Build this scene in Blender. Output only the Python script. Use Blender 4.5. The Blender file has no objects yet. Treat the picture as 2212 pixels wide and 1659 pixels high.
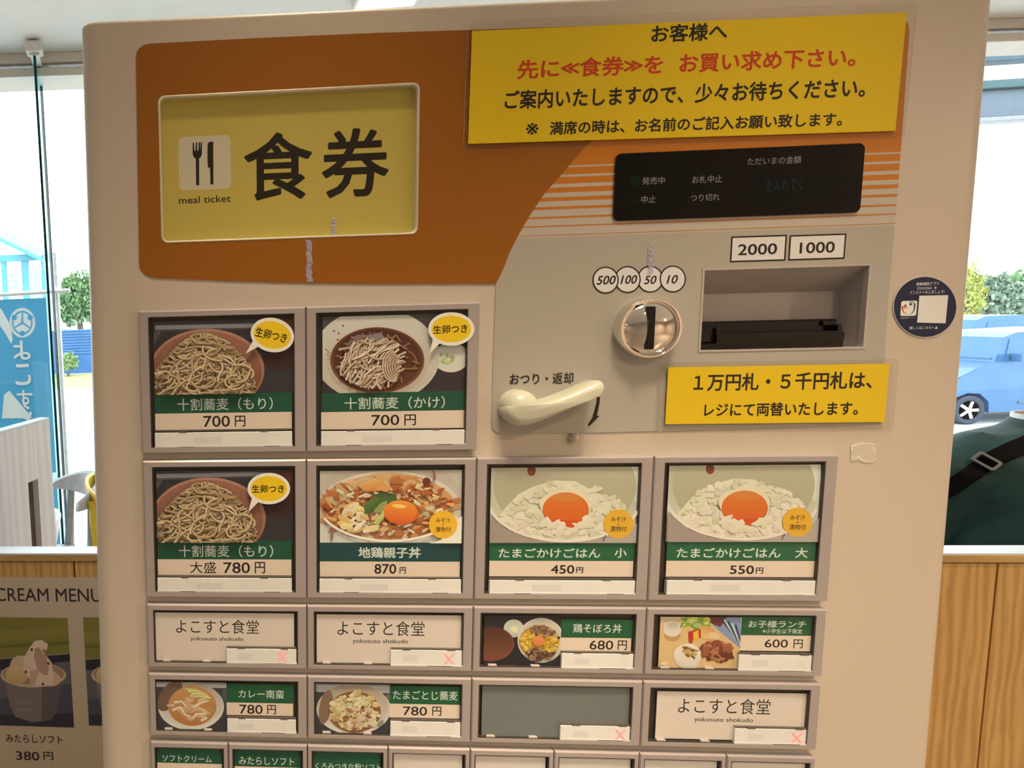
import bpy, bmesh, math, random
from mathutils import Vector, Matrix, Euler
from mathutils.geometry import tessellate_polygon
S = bpy.context.scene
COL = S.collection
PI = math.pi

# ------------------------------------------------------------------ camera
W, H = 2212, 1659
F, PX, PY = 1450.0, 338.4, 837.4                 # focal length and principal point of the (cropped) photograph, pixels
EYE = 1.45
CAM = Vector((0.05599, -0.51843, EYE))
RC = Matrix(((0.9962136, 0.0325033, 0.0806345), (0.0764804, 0.1133976, -0.9906017), (-0.0413416, 0.9930179, 0.1104824)))
cd = bpy.data.cameras.new('camera')
cam = bpy.data.objects.new('camera', cd)
COL.objects.link(cam)
cam.matrix_world = Matrix.Translation(CAM) @ RC.to_4x4()
cd.sensor_fit = 'HORIZONTAL'; cd.sensor_width = 36.0
cd.lens = 36.0 * F / W
cd.shift_x = (W / 2 - PX) / W
cd.shift_y = (PY - H / 2) / W
cd.clip_start = 0.02; cd.clip_end = 400
S.camera = cam

# ------------------------------------------------------------------ world, exposure, lamps
S.view_settings.view_transform = 'Standard'
S.view_settings.look = 'None'
S.view_settings.gamma = 1.0
S.view_settings.use_curve_mapping = False
S.view_settings.exposure = 0.06
wd = bpy.data.worlds.new('sky'); S.world = wd; wd.use_nodes = True
nt = wd.node_tree; bg = nt.nodes['Background']
tc = nt.nodes.new('ShaderNodeTexCoord'); mpn = nt.nodes.new('ShaderNodeMapping')
mpn.inputs['Scale'].default_value = (1.5, 1.5, 4.0)
nz = nt.nodes.new('ShaderNodeTexNoise'); nz.inputs['Scale'].default_value = 2.0; nz.inputs['Detail'].default_value = 5
cr = nt.nodes.new('ShaderNodeValToRGB')
cr.color_ramp.elements[0].color = (0.85, 0.94, 1.0, 1); cr.color_ramp.elements[1].color = (0.97, 0.99, 1.0, 1)
cr.color_ramp.elements[0].position = 0.3; cr.color_ramp.elements[1].position = 0.6
nt.links.new(tc.outputs['Generated'], mpn.inputs['Vector']); nt.links.new(mpn.outputs['Vector'], nz.inputs['Vector'])
nt.links.new(nz.outputs['Fac'], cr.inputs['Fac']); nt.links.new(cr.outputs['Color'], bg.inputs['Color'])
bg.inputs['Strength'].default_value = 4.6

def lamp(name, kind, loc, aim, power, col, size=0.2, angle=80, blend=0.6):
    ld = bpy.data.lights.new(name, kind); ld.energy = power; ld.color = col
    if kind == 'SPOT':
        ld.spot_size = math.radians(angle); ld.spot_blend = blend; ld.shadow_soft_size = size
    else:
        ld.shape = 'DISK'; ld.size = size
    o = bpy.data.objects.new(name, ld); COL.objects.link(o)
    o.location = loc
    o.rotation_euler = (Vector(aim) - Vector(loc)).to_track_quat('-Z', 'Y').to_euler()
    return o
WARM = (1.0, 0.74, 0.48)
lamp('warm_spot', 'SPOT', (4.3, -2.6, 2.57), (4.3, -2.6, 0), 690, WARM, 0.12, 166, 0.45)  # unseen fill added far to the right to light the machine front
lamp('warm_spot', 'SPOT', (-3.4, -3.2, 2.57), (-3.4, -3.2, 0), 160, WARM, 0.12, 166, 0.45)  # weaker unseen fill added on the far left
lamp('warm_spot', 'SPOT', (0.75, -1.45, 2.57), (0.6, 0, 0.2), 75, WARM, 0.06, 54, 1.0)
lamp('warm_spot', 'SPOT', (0.12, -0.42, 2.57), (0.14, 0.0, 0.85), 85, WARM, 0.13, 25, 0.7)
lamp('warm_spot', 'SPOT', (0.46, -0.42, 2.57), (0.44, 0.0, 0.85), 85, WARM, 0.13, 25, 0.7)
lamp('warm_spot', 'SPOT', (0.27, 0.13, 2.57), (0.27, 0.13, 0), 30, WARM, 0.05, 80, 0.6)  # added unseen lamp, placed to catch only the cabinet's top edge
lamp('warm_spot', 'SPOT', (2.0, 0.1, 2.57), (1.5, 0.7, 0.5), 58, WARM, 0.08, 80, 0.8)

# ------------------------------------------------------------------ pixel rays (survey of the photograph)
LEAN = Euler((-0.0117286, 0.0146850, 0.0), 'XYZ')
LM = LEAN.to_matrix()
O = Vector((0, 0, EYE - 0.1158484))              # the button grid's corner on the machine front, in the room
BASE = -1.322                                    # machine's underside below that corner
MW = Matrix.Translation(O) @ LM.to_4x4() @ Matrix.Translation((0, 0, BASE))   # machine matrix, origin at its base
LT = LM.transposed()
def ray(px, py):
    return RC @ Vector(((px - PX) / F, -(py - PY) / F, -1.0))
def mp(px, py, y):
    d = LT @ ray(px, py); c = LT @ (CAM - O); t = (y - c.y) / d.y
    p = c + d * t
    return p.x, p.z
def wy(px, py, Y):
    d = ray(px, py); return CAM + d * ((Y - CAM.y) / d.y)
def wz(px, py, Z):
    d = ray(px, py); return CAM + d * ((Z - CAM.z) / d.z)

# ------------------------------------------------------------------ materials
def lin(c):
    c /= 255.0
    return c / 12.92 if c <= 0.04045 else ((c + 0.055) / 1.055) ** 2.4
def rgb(r, g, b):
    return (lin(r), lin(g), lin(b))
WREF = (1.02, 0.77, 0.54)
def pc(r, g, b):
    """colour of a print as read off the photograph, with the warm light taken out"""
    return tuple(min(0.92, max(0.012, v / w)) for v, w in zip(rgb(r, g, b), WREF))
MATS = {}
def mat(name, col, rough=0.5, metal=0.0, vary=0.06, scale=30.0, spec=0.5, emit=None, bump=0.0, stretch=None, col2=None):
    if name in MATS: return MATS[name]
    m = bpy.data.materials.new(name); m.use_nodes = True; n = m.node_tree; b = n.nodes['Principled BSDF']
    b.inputs['Roughness'].default_value = rough; b.inputs['Metallic'].default_value = metal
    b.inputs['Specular IOR Level'].default_value = spec
    tc = n.nodes.new('ShaderNodeTexCoord'); mp_ = n.nodes.new('ShaderNodeMapping')
    mp_.inputs['Scale'].default_value = stretch or (1, 1, 1)
    nz = n.nodes.new('ShaderNodeTexNoise'); nz.inputs['Scale'].default_value = scale; nz.inputs['Detail'].default_value = 4
    cr = n.nodes.new('ShaderNodeValToRGB')
    c2 = col2 or tuple(v * (1 - vary * 2) for v in col)
    cr.color_ramp.elements[0].color = (*c2, 1)
    cr.color_ramp.elements[1].color = (*(col if col2 else tuple(min(1, v * (1 + vary * 0.5)) for v in col)), 1)
    cr.color_ramp.elements[0].position = 0.35; cr.color_ramp.elements[1].position = 0.65
    n.links.new(tc.outputs['Object'], mp_.inputs['Vector']); n.links.new(mp_.outputs['Vector'], nz.inputs['Vector'])
    n.links.new(nz.outputs['Fac'], cr.inputs['Fac']); n.links.new(cr.outputs['Color'], b.inputs['Base Color'])
    if bump:
        bp = n.nodes.new('ShaderNodeBump'); bp.inputs['Strength'].default_value = bump; bp.inputs['Distance'].default_value = 0.002
        n.links.new(nz.outputs['Fac'], bp.inputs['Height']); n.links.new(bp.outputs['Normal'], b.inputs['Normal'])
    if emit:
        b.inputs['Emission Color'].default_value = (*emit[0], 1); b.inputs['Emission Strength'].default_value = emit[1]
    MATS[name] = m
    return m
def print_mat(name, rough, spec=0.5):
    m = bpy.data.materials.new(name); m.use_nodes = True; n = m.node_tree; b = n.nodes['Principled BSDF']
    a = n.nodes.new('ShaderNodeAttribute'); a.attribute_name = 'ink'
    n.links.new(a.outputs['Color'], b.inputs['Base Color'])
    nz = n.nodes.new('ShaderNodeTexNoise'); nz.inputs['Scale'].default_value = 60
    mr = n.nodes.new('ShaderNodeMapRange'); mr.inputs['To Min'].default_value = rough - 0.04; mr.inputs['To Max'].default_value = rough + 0.04
    n.links.new(nz.outputs['Fac'], mr.inputs['Value']); n.links.new(mr.outputs['Result'], b.inputs['Roughness'])
    b.inputs['Specular IOR Level'].default_value = spec
    MATS[name] = m
    return m
def clear_mat(name, tint, gloss, rough=0.03, ior=1.45):
    m = bpy.data.materials.new(name); m.use_nodes = True; n = m.node_tree
    n.nodes.remove(n.nodes['Principled BSDF']); out = n.nodes['Material Output']
    t = n.nodes.new('ShaderNodeBsdfTransparent'); t.inputs['Color'].default_value = (*tint, 1)
    g = n.nodes.new('ShaderNodeBsdfGlossy'); g.inputs['Roughness'].default_value = rough
    lw = n.nodes.new('ShaderNodeLayerWeight'); lw.inputs['Blend'].default_value = 0.5
    pw = n.nodes.new('ShaderNodeMath'); pw.operation = 'POWER'; pw.inputs[1].default_value = 4.0
    ad = n.nodes.new('ShaderNodeMath'); ad.operation = 'MULTIPLY_ADD'; ad.inputs[1].default_value = 0.94; ad.inputs[2].default_value = 0.05
    mu = n.nodes.new('ShaderNodeMath'); mu.operation = 'MULTIPLY'; mu.inputs[1].default_value = gloss
    mx = n.nodes.new('ShaderNodeMixShader')
    n.links.new(lw.outputs['Facing'], pw.inputs[0]); n.links.new(pw.outputs['Value'], ad.inputs[0]); n.links.new(ad.outputs['Value'], mu.inputs[0]); n.links.new(mu.outputs['Value'], mx.inputs['Fac'])
    n.links.new(t.outputs['BSDF'], mx.inputs[1]); n.links.new(g.outputs['BSDF'], mx.inputs[2])
    n.links.new(mx.outputs['Shader'], out.inputs['Surface'])
    MATS[name] = m
    return m
def wood_mat(name, a, b_, rough=0.45, ring=9.0, stretch=(1.0, 1.0, 0.09), rot=0.0):
    m = bpy.data.materials.new(name); m.use_nodes = True; n = m.node_tree; b = n.nodes['Principled BSDF']
    tc = n.nodes.new('ShaderNodeTexCoord'); mp_ = n.nodes.new('ShaderNodeMapping')
    mp_.inputs['Scale'].default_value = stretch; mp_.inputs['Rotation'].default_value = (0, rot, 0)
    wv = n.nodes.new('ShaderNodeTexWave'); wv.inputs['Scale'].default_value = ring; wv.inputs['Distortion'].default_value = 7
    wv.inputs['Detail'].default_value = 3; wv.inputs['Detail Scale'].default_value = 1.6
    nz = n.nodes.new('ShaderNodeTexNoise'); nz.inputs['Scale'].default_value = 90; nz.inputs['Detail'].default_value = 3
    mx = n.nodes.new('ShaderNodeMath'); mx.operation = 'MULTIPLY_ADD'; mx.inputs[1].default_value = 0.55; 
    cr = n.nodes.new('ShaderNodeValToRGB'); cr.color_ramp.elements[0].color = (*b_, 1); cr.color_ramp.elements[1].color = (*a, 1)
    cr.color_ramp.elements[0].position = 0.15; cr.color_ramp.elements[1].position = 0.75
    n.links.new(tc.outputs['Object'], mp_.inputs['Vector'])
    n.links.new(mp_.outputs['Vector'], wv.inputs['Vector']); n.links.new(mp_.outputs['Vector'], nz.inputs['Vector'])
    n.links.new(nz.outputs['Fac'], mx.inputs[0]); 
    m2 = n.nodes.new('ShaderNodeMath'); m2.operation = 'MULTIPLY'; m2.inputs[1].default_value = 0.45
    n.links.new(wv.outputs['Fac'], m2.inputs[0]); n.links.new(m2.outputs['Value'], mx.inputs[2])
    n.links.new(mx.outputs['Value'], cr.inputs['Fac']); n.links.new(cr.outputs['Color'], b.inputs['Base Color'])
    b.inputs['Roughness'].default_value = rough
    MATS[name] = m
    return m

INK = print_mat('printed_paper', 0.5, 0.3)
FILM = print_mat('printed_film', 0.42, 0.3)
M_BODY = mat('cream_paint', pc(204, 174, 141), 0.38, vary=0.015, scale=4)
M_BEZEL = mat('mauve_plastic', pc(168, 144, 126), 0.27, vary=0.02, scale=8)
M_DARK = mat('dark_plastic', (0.035, 0.033, 0.032), 0.35)
M_BLACK = mat('black_plastic', (0.005, 0.005, 0.008), 0.22, spec=0.3)
M_EDGE = mat('smoked_edge', (0.05, 0.045, 0.043), 0.25)
M_CHROME = mat('chrome', (0.85, 0.83, 0.8), 0.06, 1.0, vary=0.01)
M_STEEL = mat('brushed_steel', (0.6, 0.58, 0.55), 0.28, 1.0)
M_LEVER = mat('cream_plastic', pc(200, 182, 145), 0.25, vary=0.01)
M_RECESS = mat('recess_plastic', pc(185, 160, 138), 0.45, vary=0.02)
M_STATUS = mat('milky_plastic', pc(232, 212, 188), 0.35, vary=0.02)
M_CLIP = mat('clip_plastic', (0.12, 0.105, 0.10), 0.4)
M_LIP = mat('pale_clip', pc(225, 205, 180), 0.3)
M_RED = mat('red_lit_mark', (0.8, 0.25, 0.22), 0.5, emit=((1.0, 0.26, 0.24), 0.75))
M_COVER = clear_mat('clear_cover', (0.985, 0.985, 0.985), 0.3, 0.05)
M_LAM = clear_mat('laminate', (0.975, 0.97, 0.96), 0.3, 0.12, 1.45)
M_GLASS = clear_mat('window_glass', (0.95, 0.985, 0.985), 0.7, 0.0)
M_FIN = clear_mat('fin_glass', (0.72, 0.93, 0.97), 0.1, 0.0)

# ------------------------------------------------------------------ mesh builders
class MB:
    def __init__(s): s.v = []; s.f = []; s.sm = []
    def add(s, verts, faces, smooth=False):
        n = len(s.v); s.v += [tuple(p) for p in verts]
        for f in faces: s.f.append([i + n for i in f]); s.sm.append(smooth)
        return s
    def box(s, x0, x1, y0, y1, z0, z1, M=None):
        p = [(x, y, z) for x in (x0, x1) for y in (y0, y1) for z in (z0, z1)]
        if M: p = [M @ Vector(q) for q in p]
        return s.add(p, [(0, 1, 3, 2), (4, 6, 7, 5), (0, 4, 5, 1), (2, 3, 7, 6), (0, 2, 6, 4), (1, 5, 7, 3)])
    def cbox(s, x0, x1, y0, y1, z0, z1, c=0.002, M=None):
        """box with chamfered edges"""
        v = []; f = []
        def ringz(z, i): return [(x0 + i, y0 + i, z), (x1 - i, y0 + i, z), (x1 - i, y1 - i, z), (x0 + i, y1 - i, z)]
        rs = [ringz(z0, c), ringz(z0 + c, 0), ringz(z1 - c, 0), ringz(z1, c)]
        for r in rs: v += r
        for k in range(3):
            for i in range(4):
                a = k * 4 + i; b = k * 4 + (i + 1) % 4
                f.append((a, b, b + 4, a + 4))
        f += [(3, 2, 1, 0), (12, 13, 14, 15)]
        if M: v = [M @ Vector(q) for q in v]
        return s.add(v, f)
    def loft(s, rings, cap=True, smooth=True, closed=True):
        n = len(rings[0]); v = [p for r in rings for p in r]; f = []
        for k in range(len(rings) - 1):
            for i in range(n if closed else n - 1):
                a = k * n + i; b = k * n + (i + 1) % n
                f.append((a, b, b + n, a + n))
        s.add(v, f, smooth)
        if cap:
            s.add(rings[0], [tuple(reversed(range(n)))]); s.add(rings[-1], [tuple(range(n))])
        return s
    def prism(s, pts, y0, y1, holes=(), smooth=False):
        """outline in x,z between depths y0 (front) and y1"""
        loops = [list(pts)] + [list(h) for h in holes]
        flat = [p for l in loops for p in l]
        tri = tessellate_polygon([[Vector((p[0], p[1], 0)) for p in l] for l in loops])
        tt = []
        for t in tri:
            a, b, c = (flat[i] for i in t)
            ar = (b[0] - a[0]) * (c[1] - a[1]) - (b[1] - a[1]) * (c[0] - a[0])
            tt.append(tuple(t) if ar > 0 else (t[0], t[2], t[1]))
        s.add([(p[0], y0, p[1]) for p in flat], tt)
        if y1 is not None:
            s.add([(p[0], y1, p[1]) for p in flat], [tuple(reversed(t)) for t in tt])
            for k, l in enumerate(loops):
                n = len(l)
                s.add([(p[0], y0, p[1]) for p in l] + [(p[0], y1, p[1]) for p in l], [(i, i + n, (i + 1) % n + n, (i + 1) % n) for i in range(n)], smooth)
        return s
    def tube(s, pts, r, n=10, smooth=True):
        pts = [Vector(p) for p in pts]; rings = []
        rr = r if isinstance(r, (list, tuple)) else [r] * len(pts)
        up = Vector((0, 0, 1))
        for i, p in enumerate(pts):
            t = (pts[min(i + 1, len(pts) - 1)] - pts[max(i - 1, 0)]).normalized()
            a = t.cross(up)
            if a.length < 0.05: a = t.cross(Vector((1, 0, 0)))
            a.normalize(); b = t.cross(a)
            rings.append([p + a * (rr[i] * math.cos(2 * PI * k / n)) + b * (rr[i] * math.sin(2 * PI * k / n)) for k in range(n)])
        return s.loft(rings, True, smooth)
    def lathe(s, prof, n=40, M=None, cap=True):
        """profile of (radius, depth); axis along -y (towards the viewer)"""
        rings = [[(r * math.cos(2 * PI * k / n), y, r * math.sin(2 * PI * k / n)) for k in range(n)] for r, y in prof]
        if M: rings = [[M @ Vector(p) for p in r] for r in rings]
        return s.loft(rings, cap)
    def build(s, name, m, parent=None, off=None, sharp=35, fix=True):
        me = bpy.data.meshes.new(name)
        o_ = off or Vector((0, 0, 0))
        me.from_pydata([(p[0] - o_[0], p[1] - o_[1], p[2] - o_[2]) for p in s.v], [], s.f)
        for mm in (m if isinstance(m, (list, tuple)) else [m]): me.materials.append(mm)
        for i, p in enumerate(me.polygons): p.use_smooth = s.sm[i]
        if fix:
            bm = bmesh.new(); bm.from_mesh(me)
            bmesh.ops.remove_doubles(bm, verts=bm.verts, dist=1e-6)
            bmesh.ops.recalc_face_normals(bm, faces=bm.faces)
            bm.to_mesh(me); bm.free()
            if any(s.sm): me.set_sharp_from_angle(angle=math.radians(sharp))
        o = bpy.data.objects.new(name, me); COL.objects.link(o)
        if parent: o.parent = parent
        return o

def tag(o, label=None, cat=None, group=None, kind=None):
    if label: o['label'] = label
    if cat: o['category'] = cat
    if group: o['group'] = group
    if kind: o['kind'] = kind
    return o
def empty(name, loc, label, cat, group=None, mw=None):
    o = bpy.data.objects.new(name, None); COL.objects.link(o)
    o.empty_display_size = 0.05
    if mw is not None: o.matrix_world = mw
    else: o.location = loc
    return tag(o, label, cat, group)

ZM = Vector((0, 0, BASE))        # machine meshes are drawn round the button corner and stored from the base

TEXTS = {}
def glyphs(s, shear=0.0):
    k = (s, shear)
    if k in TEXTS: return TEXTS[k]
    c = bpy.data.curves.new('t', 'FONT'); c.body = s; c.resolution_u = 3; c.shear = shear
    o = bpy.data.objects.new('t', c); COL.objects.link(o)
    bpy.context.view_layer.update()
    me = bpy.data.meshes.new_from_object(o.evaluated_get(bpy.context.evaluated_depsgraph_get()))
    v = [(p.co.x, p.co.y) for p in me.vertices]; f = [tuple(p.vertices) for p in me.polygons]
    bpy.data.objects.remove(o); bpy.data.curves.remove(c); bpy.data.meshes.remove(me)
    xs = [p[0] for p in v]; ys = [p[1] for p in v]
    b = (min(xs), max(xs), min(ys), max(ys))
    TEXTS[k] = (v, f, b)
    return TEXTS[k]

def clip_poly(pts, cols, r):
    """Sutherland-Hodgman against a rectangle (x0,x1,z0,z1), colours carried along"""
    P = [(p[0], p[1], c) for p, c in zip(pts, cols)]
    for ax, lim, sg in ((0, r[0], 1), (0, r[1], -1), (1, r[2], 1), (1, r[3], -1)):
        Q = []
        for i in range(len(P)):
            a, b = P[i - 1], P[i]
            da, db = (a[ax] - lim) * sg, (b[ax] - lim) * sg
            if (da < 0) != (db < 0):
                t = da / (da - db)
                Q.append((a[0] + (b[0] - a[0]) * t, a[1] + (b[1] - a[1]) * t, tuple(x + (y - x) * t for x, y in zip(a[2], b[2]))))
            if db >= 0: Q.append(b)
        P = Q
        if len(P) < 3: return None, None
    return [p[:2] for p in P], [p[2] for p in P]

class Print:
    """a flat print: coloured shapes laid one over the other on a plane of constant depth.
    mapper turns survey pixels into plane coordinates."""
    def __init__(s, depth, mapper=None, step=8e-6):
        s.y = depth; s.step = step; s.n = 0; s.v = []; s.f = []; s.c = []; s.map = mapper; s.clip = None
    def face(s, pts, col, cols=None):
        cols = cols or [col] * len(pts)
        if s.clip:
            pts, cols = clip_poly(pts, cols, s.clip)
            if not pts: return
        n = len(s.v); y = s.y - s.n * s.step
        s.v += [(p[0], y, p[1]) for p in pts]; s.c += list(cols); s.f.append(tuple(range(n, n + len(pts))))
    def shape(s, pts, col, holes=(), cols=None):
        """polygon given in plane coordinates"""
        if holes or len(pts) > 4:
            loops = [list(pts)] + [list(h) for h in holes]; flat = [p for l in loops for p in l]
            tri = tessellate_polygon([[Vector((p[0], p[1], 0)) for p in l] for l in loops])
            for t in tri:
                s.face([flat[i] for i in t], col, [cols[i] for i in t] if cols else None)
        else: s.face(list(pts), col, cols)
        s.n += 1
    def poly(s, pts, col, holes=()):
        s.shape([s.map(*p) for p in pts], col, [[s.map(*p) for p in h] for h in holes])
    def rect_of(s, x0, y0, x1, y1):
        """upright plane rectangle whose side midpoints are the given survey pixels' midpoints"""
        cx, cy = (x0 + x1) / 2, (y0 + y1) / 2
        return (s.map(x0, cy)[0], s.map(x1, cy)[0], s.map(cx, y1)[1], s.map(cx, y0)[1])
    def rect(s, x0, y0, x1, y1, col, col2=None):
        a, b, c, d = s.rect_of(x0, y0, x1, y1)
        col2 = col2 or col
        s.face([(a, c), (b, c), (b, d), (a, d)], None, [col2, col2, col, col]); s.n += 1
        return (a, b, c, d)
    def ellipse(s, cx, cy, rx, ry, col, rot=0.0, col2=None, n=40, wob=0.0, seed=0, squash=None):
        rd = random.Random(seed); ph = [rd.uniform(0, 6.28) for _ in range(3)]
        pts = []; cols = []
        for k in range(n):
            a = 2 * PI * k / n; q = 1 + wob * (math.sin(2 * a + ph[0]) + math.sin(3 * a + ph[1]) + math.sin(5 * a + ph[2])) / 2
            x, y = rx * q * math.cos(a), ry * q * math.sin(a)
            cs, sn = math.cos(rot), math.sin(rot)
            pts.append(s.map(cx + x * cs - y * sn, cy + x * sn + y * cs))
            t = (1 + math.sin(a)) / 2
            cols.append(tuple(u + (w - u) * t for u, w in zip(col, col2)) if col2 else col)
        c = s.map(cx, cy); m = tuple((u + w) / 2 for u, w in zip(col, col2)) if col2 else col
        for k in range(n):
            s.face([c, pts[k], pts[(k + 1) % n]], None, [m, cols[k], cols[(k + 1) % n]])
        s.n += 1
    def ring(s, cx, cy, rx, ry, w, col, n=44, a0=0, a1=2 * PI):
        for k in range(n):
            q = [a0 + (a1 - a0) * (k + d) / n for d in (0, 1)]
            s.face([s.map(cx + (rx + e) * math.cos(a), cy + (ry + e) * math.sin(a)) for a, e in ((q[0], -w / 2), (q[1], -w / 2), (q[1], w / 2), (q[0], w / 2))], col)
        s.n += 1
    def stroke(s, pts, w, col, w1=None, lift=True):
        P = [s.map(*p) for p in pts]; k = s.map(pts[0][0] + 1, pts[0][1])
        u = math.hypot(k[0] - P[0][0], k[1] - P[0][1]); m = len(P); L = []
        for i in range(m):
            a, b = P[max(i - 1, 0)], P[min(i + 1, m - 1)]
            dx, dz = b[0] - a[0], b[1] - a[1]; l = math.hypot(dx, dz) or 1
            ww = (w + ((w1 if w1 is not None else w) - w) * i / max(1, m - 1)) * u / 2
            L.append(((P[i][0] - dz / l * ww, P[i][1] + dx / l * ww), (P[i][0] + dz / l * ww, P[i][1] - dx / l * ww)))
        for i in range(m - 1): s.face([L[i][1], L[i + 1][1], L[i + 1][0], L[i][0]], col)
        if lift: s.n += 1
    def text(s, t, x0, y0, x1, y1, col, bold=0.0, shear=0.0, slant=0.0, mirror=False):
        """lettering whose ink fills the given survey box; bold lettering is struck several times, slightly shifted"""
        v, f, b = glyphs(t, shear)
        a, e, c, d = s.rect_of(x0, y0, x1, y1)
        bo = max(0.0, bold)
        sx = (e - a) / (b[1] - b[0] + 2 * bo); sz = (d - c) / (b[3] - b[2] + 2 * bo)
        mx, mz = (a + e) / 2, (c + d) / 2; cs, sn = math.cos(slant), math.sin(slant)
        for ox, oz in ([(0, 0)] if bo <= 0 else [(bo * math.cos(PI * k / 4 + .39), bo * math.sin(PI * k / 4 + .39)) for k in range(8)]):
            n = len(s.v); y = s.y - s.n * s.step
            for p in v:
                X = (p[0] + ox - (b[0] + b[1]) / 2) * sx; Z = (p[1] + oz - (b[2] + b[3]) / 2) * sz
                if mirror: X = -X
                s.v.append((mx + X * cs - Z * sn, y, mz + X * sn + Z * cs)); s.c.append(col)
            s.f += [tuple(i + n for i in q) for q in f]; s.n += .25
        s.n = math.ceil(s.n)
    def slab(s, r, col, th=0.0004):
        """the paper itself, a thin slab behind the print"""
        x0, x1, z0, z1 = r; y0, y1 = s.y + 2e-5, s.y + th
        n = len(s.v)
        s.v += [(x, y, z) for x in (x0, x1) for y in (y0, y1) for z in (z0, z1)]; s.c += [col] * 8
        s.f += [tuple(i + n for i in q) for q in ((0, 1, 3, 2), (4, 6, 7, 5), (0, 4, 5, 1), (2, 3, 7, 6), (0, 2, 6, 4), (1, 5, 7, 3))]
    def build(s, name, m=None, parent=None, off=None, xf=None):
        me = bpy.data.meshes.new(name); o_ = off or Vector((0, 0, 0))
        V = [Vector(p) for p in s.v]
        if xf: V = [xf(p) for p in V]
        me.from_pydata([tuple(p - Vector(o_)) for p in V], [], s.f)
        at = me.color_attributes.new('ink', 'FLOAT_COLOR', 'POINT')
        at.data.foreach_set('color', [x for c in s.c for x in (*c, 1.0)])
        me.materials.append(m or INK)
        # print faces look at the viewer (-y)
        bm = bmesh.new(); bm.from_mesh(me)
        fl = [f for f in bm.faces if f.normal.y > 0.5]
        if not xf: bmesh.ops.reverse_faces(bm, faces=fl)
        bm.to_mesh(me); bm.free()
        o = bpy.data.objects.new(name, me); COL.objects.link(o)
        if parent: o.parent = parent
        return o

def zoom(ox, oy, sc, depth, frame=None):
    """survey mapper: pixel (x,y) of a crop with corner (ox,oy) and magnification sc -> machine plane at depth"""
    if frame:
        o, th = frame; cs, sn = math.cos(th), math.sin(th)
        def m(x, y):
            a, b = mp(ox + x / sc, oy + y / sc, depth); a -= o[0]; b -= o[1]
            return a * cs + b * sn, -a * sn + b * cs
        return m
    return lambda x, y: mp(ox + x / sc, oy + y / sc, depth)
def rrect(x0, x1, z0, z1, r, n=6):
    pts = []
    for cx, cz, a0 in ((x1 - r, z1 - r, 0), (x0 + r, z1 - r, PI / 2), (x0 + r, z0 + r, PI), (x1 - r, z0 + r, 1.5 * PI)):
        for k in range(n + 1):
            a = a0 + PI / 2 * k / n; pts.append((cx + r * math.cos(a), cz + r * math.sin(a)))
    return pts
BLK = (0.018, 0.016, 0.016)

# ================================================================== TICKET MACHINE
machine = empty('ticket_machine', None, 'tall cream meal ticket vending machine with orange header and rows of menu buttons', 'ticket machine', mw=MW)
YF = 0.006                                        # depth of the front sheet behind the button faces
YP = YF - 0.0006                                  # film on the front sheet
def quad(c, y):
    p = [mp(a, b, y) for a, b in c]
    return ((p[0][0] + p[3][0]) / 2, (p[1][0] + p[2][0]) / 2, (p[2][1] + p[3][1]) / 2, (p[0][1] + p[1][1]) / 2)
SIGN = quad(((341.5, 202.6), (907.8, 183), (901.3, 507.8), (348, 524)), YP)
SLOT = quad(((1516, 579.5), (1882.2, 571.4), (1866, 753.7), (1511, 758.5)), YP)
sign_hole = rrect(*SIGN, 0.005, 4)
x0, x1, z0, z1 = SLOT; slot_hole = [(x1, z1), (x0, z1), (x0, z0), (x1, z0)]

def xl(z): return -0.0398 - 0.0066 * (0.17 - z)
def xr(z): return 0.5990 + 0.0112 * (0.17 - z) * 0.7
def ztop(x): return 0.336 - 0.0150 * x
def section(z, inset, top=False, n=8, R=0.015, yb=0.36):
    """cabinet cross-section, front corners rounded, from back right round the front to back left"""
    a, b = xl(z) + inset, xr(z) - inset; yf = YF + inset; yb -= inset; R = max(0.004, R - inset); D = 0.010; p = []
    for k in range(n + 1):
        t = PI / 2 * k / n; p.append((b - R + R * math.cos(t), yf + D - D * math.sin(t)))
    for k in range(n + 1):
        t = PI / 2 * k / n; p.append((a + R - R * math.sin(t), yf + D - D * math.cos(t)))
    p += [(a, yb), (b, yb)]
    return [(x, y, (ztop(x) - (0.336 - z)) if z > 0.3 else z) for x, y in p]
b = MB()
zs = [(BASE + 0.004, 0.0), (-0.6, 0.0), (-0.2, 0), (0.1, 0), (0.336 - 0.0035, 0.0)]
rings = [section(z, i) for z, i in zs]
for k in range(1, 6):
    t = PI / 2 * k / 5; rings.append(section(0.336 - 0.0035 + 0.0035 * math.sin(t), 0.0035 * (1 - math.cos(t))))
n = len(rings[0]); verts = [p for r in rings for p in r]; faces = []
for k in range(len(rings) - 1):
    for i in range(n):
        if i == 8 and k < 4: continue            # the flat front sheet is made below, with its openings
        a_, b_ = k * n + i, k * n + (i + 1) % n
        faces.append((a_, b_, b_ + n, a_ + n))
b.add(verts, faces, True)
b.add(rings[-1], [tuple(range(n))]); b.add(rings[0], [tuple(reversed(range(n)))])
outer = [(rings[k][8][0], rings[k][8][2]) for k in range(5)] + [(rings[k][9][0], rings[k][9][2]) for k in range(4, -1, -1)]
b.prism(outer, YF, None, [sign_hole, slot_hole])
def shift(o):
    o.data.transform(Matrix.Translation(-ZM)); return o
def part(mb, name, m, parent=None, **k):
    o = mb.build(name, m, parent or machine, off=ZM, **k); return o
part(b, 'cabinet', M_BODY, fix=True)
for fx in (0.03, 0.54):
    for fy in (0.06, 0.3):
        part(MB().tube([(fx, fy, BASE - 0.008), (fx, fy, BASE), (fx, fy, BASE + 0.0035)], [0.02, 0.019, 0.012], 14), 'levelling_foot', M_BLACK)

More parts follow.
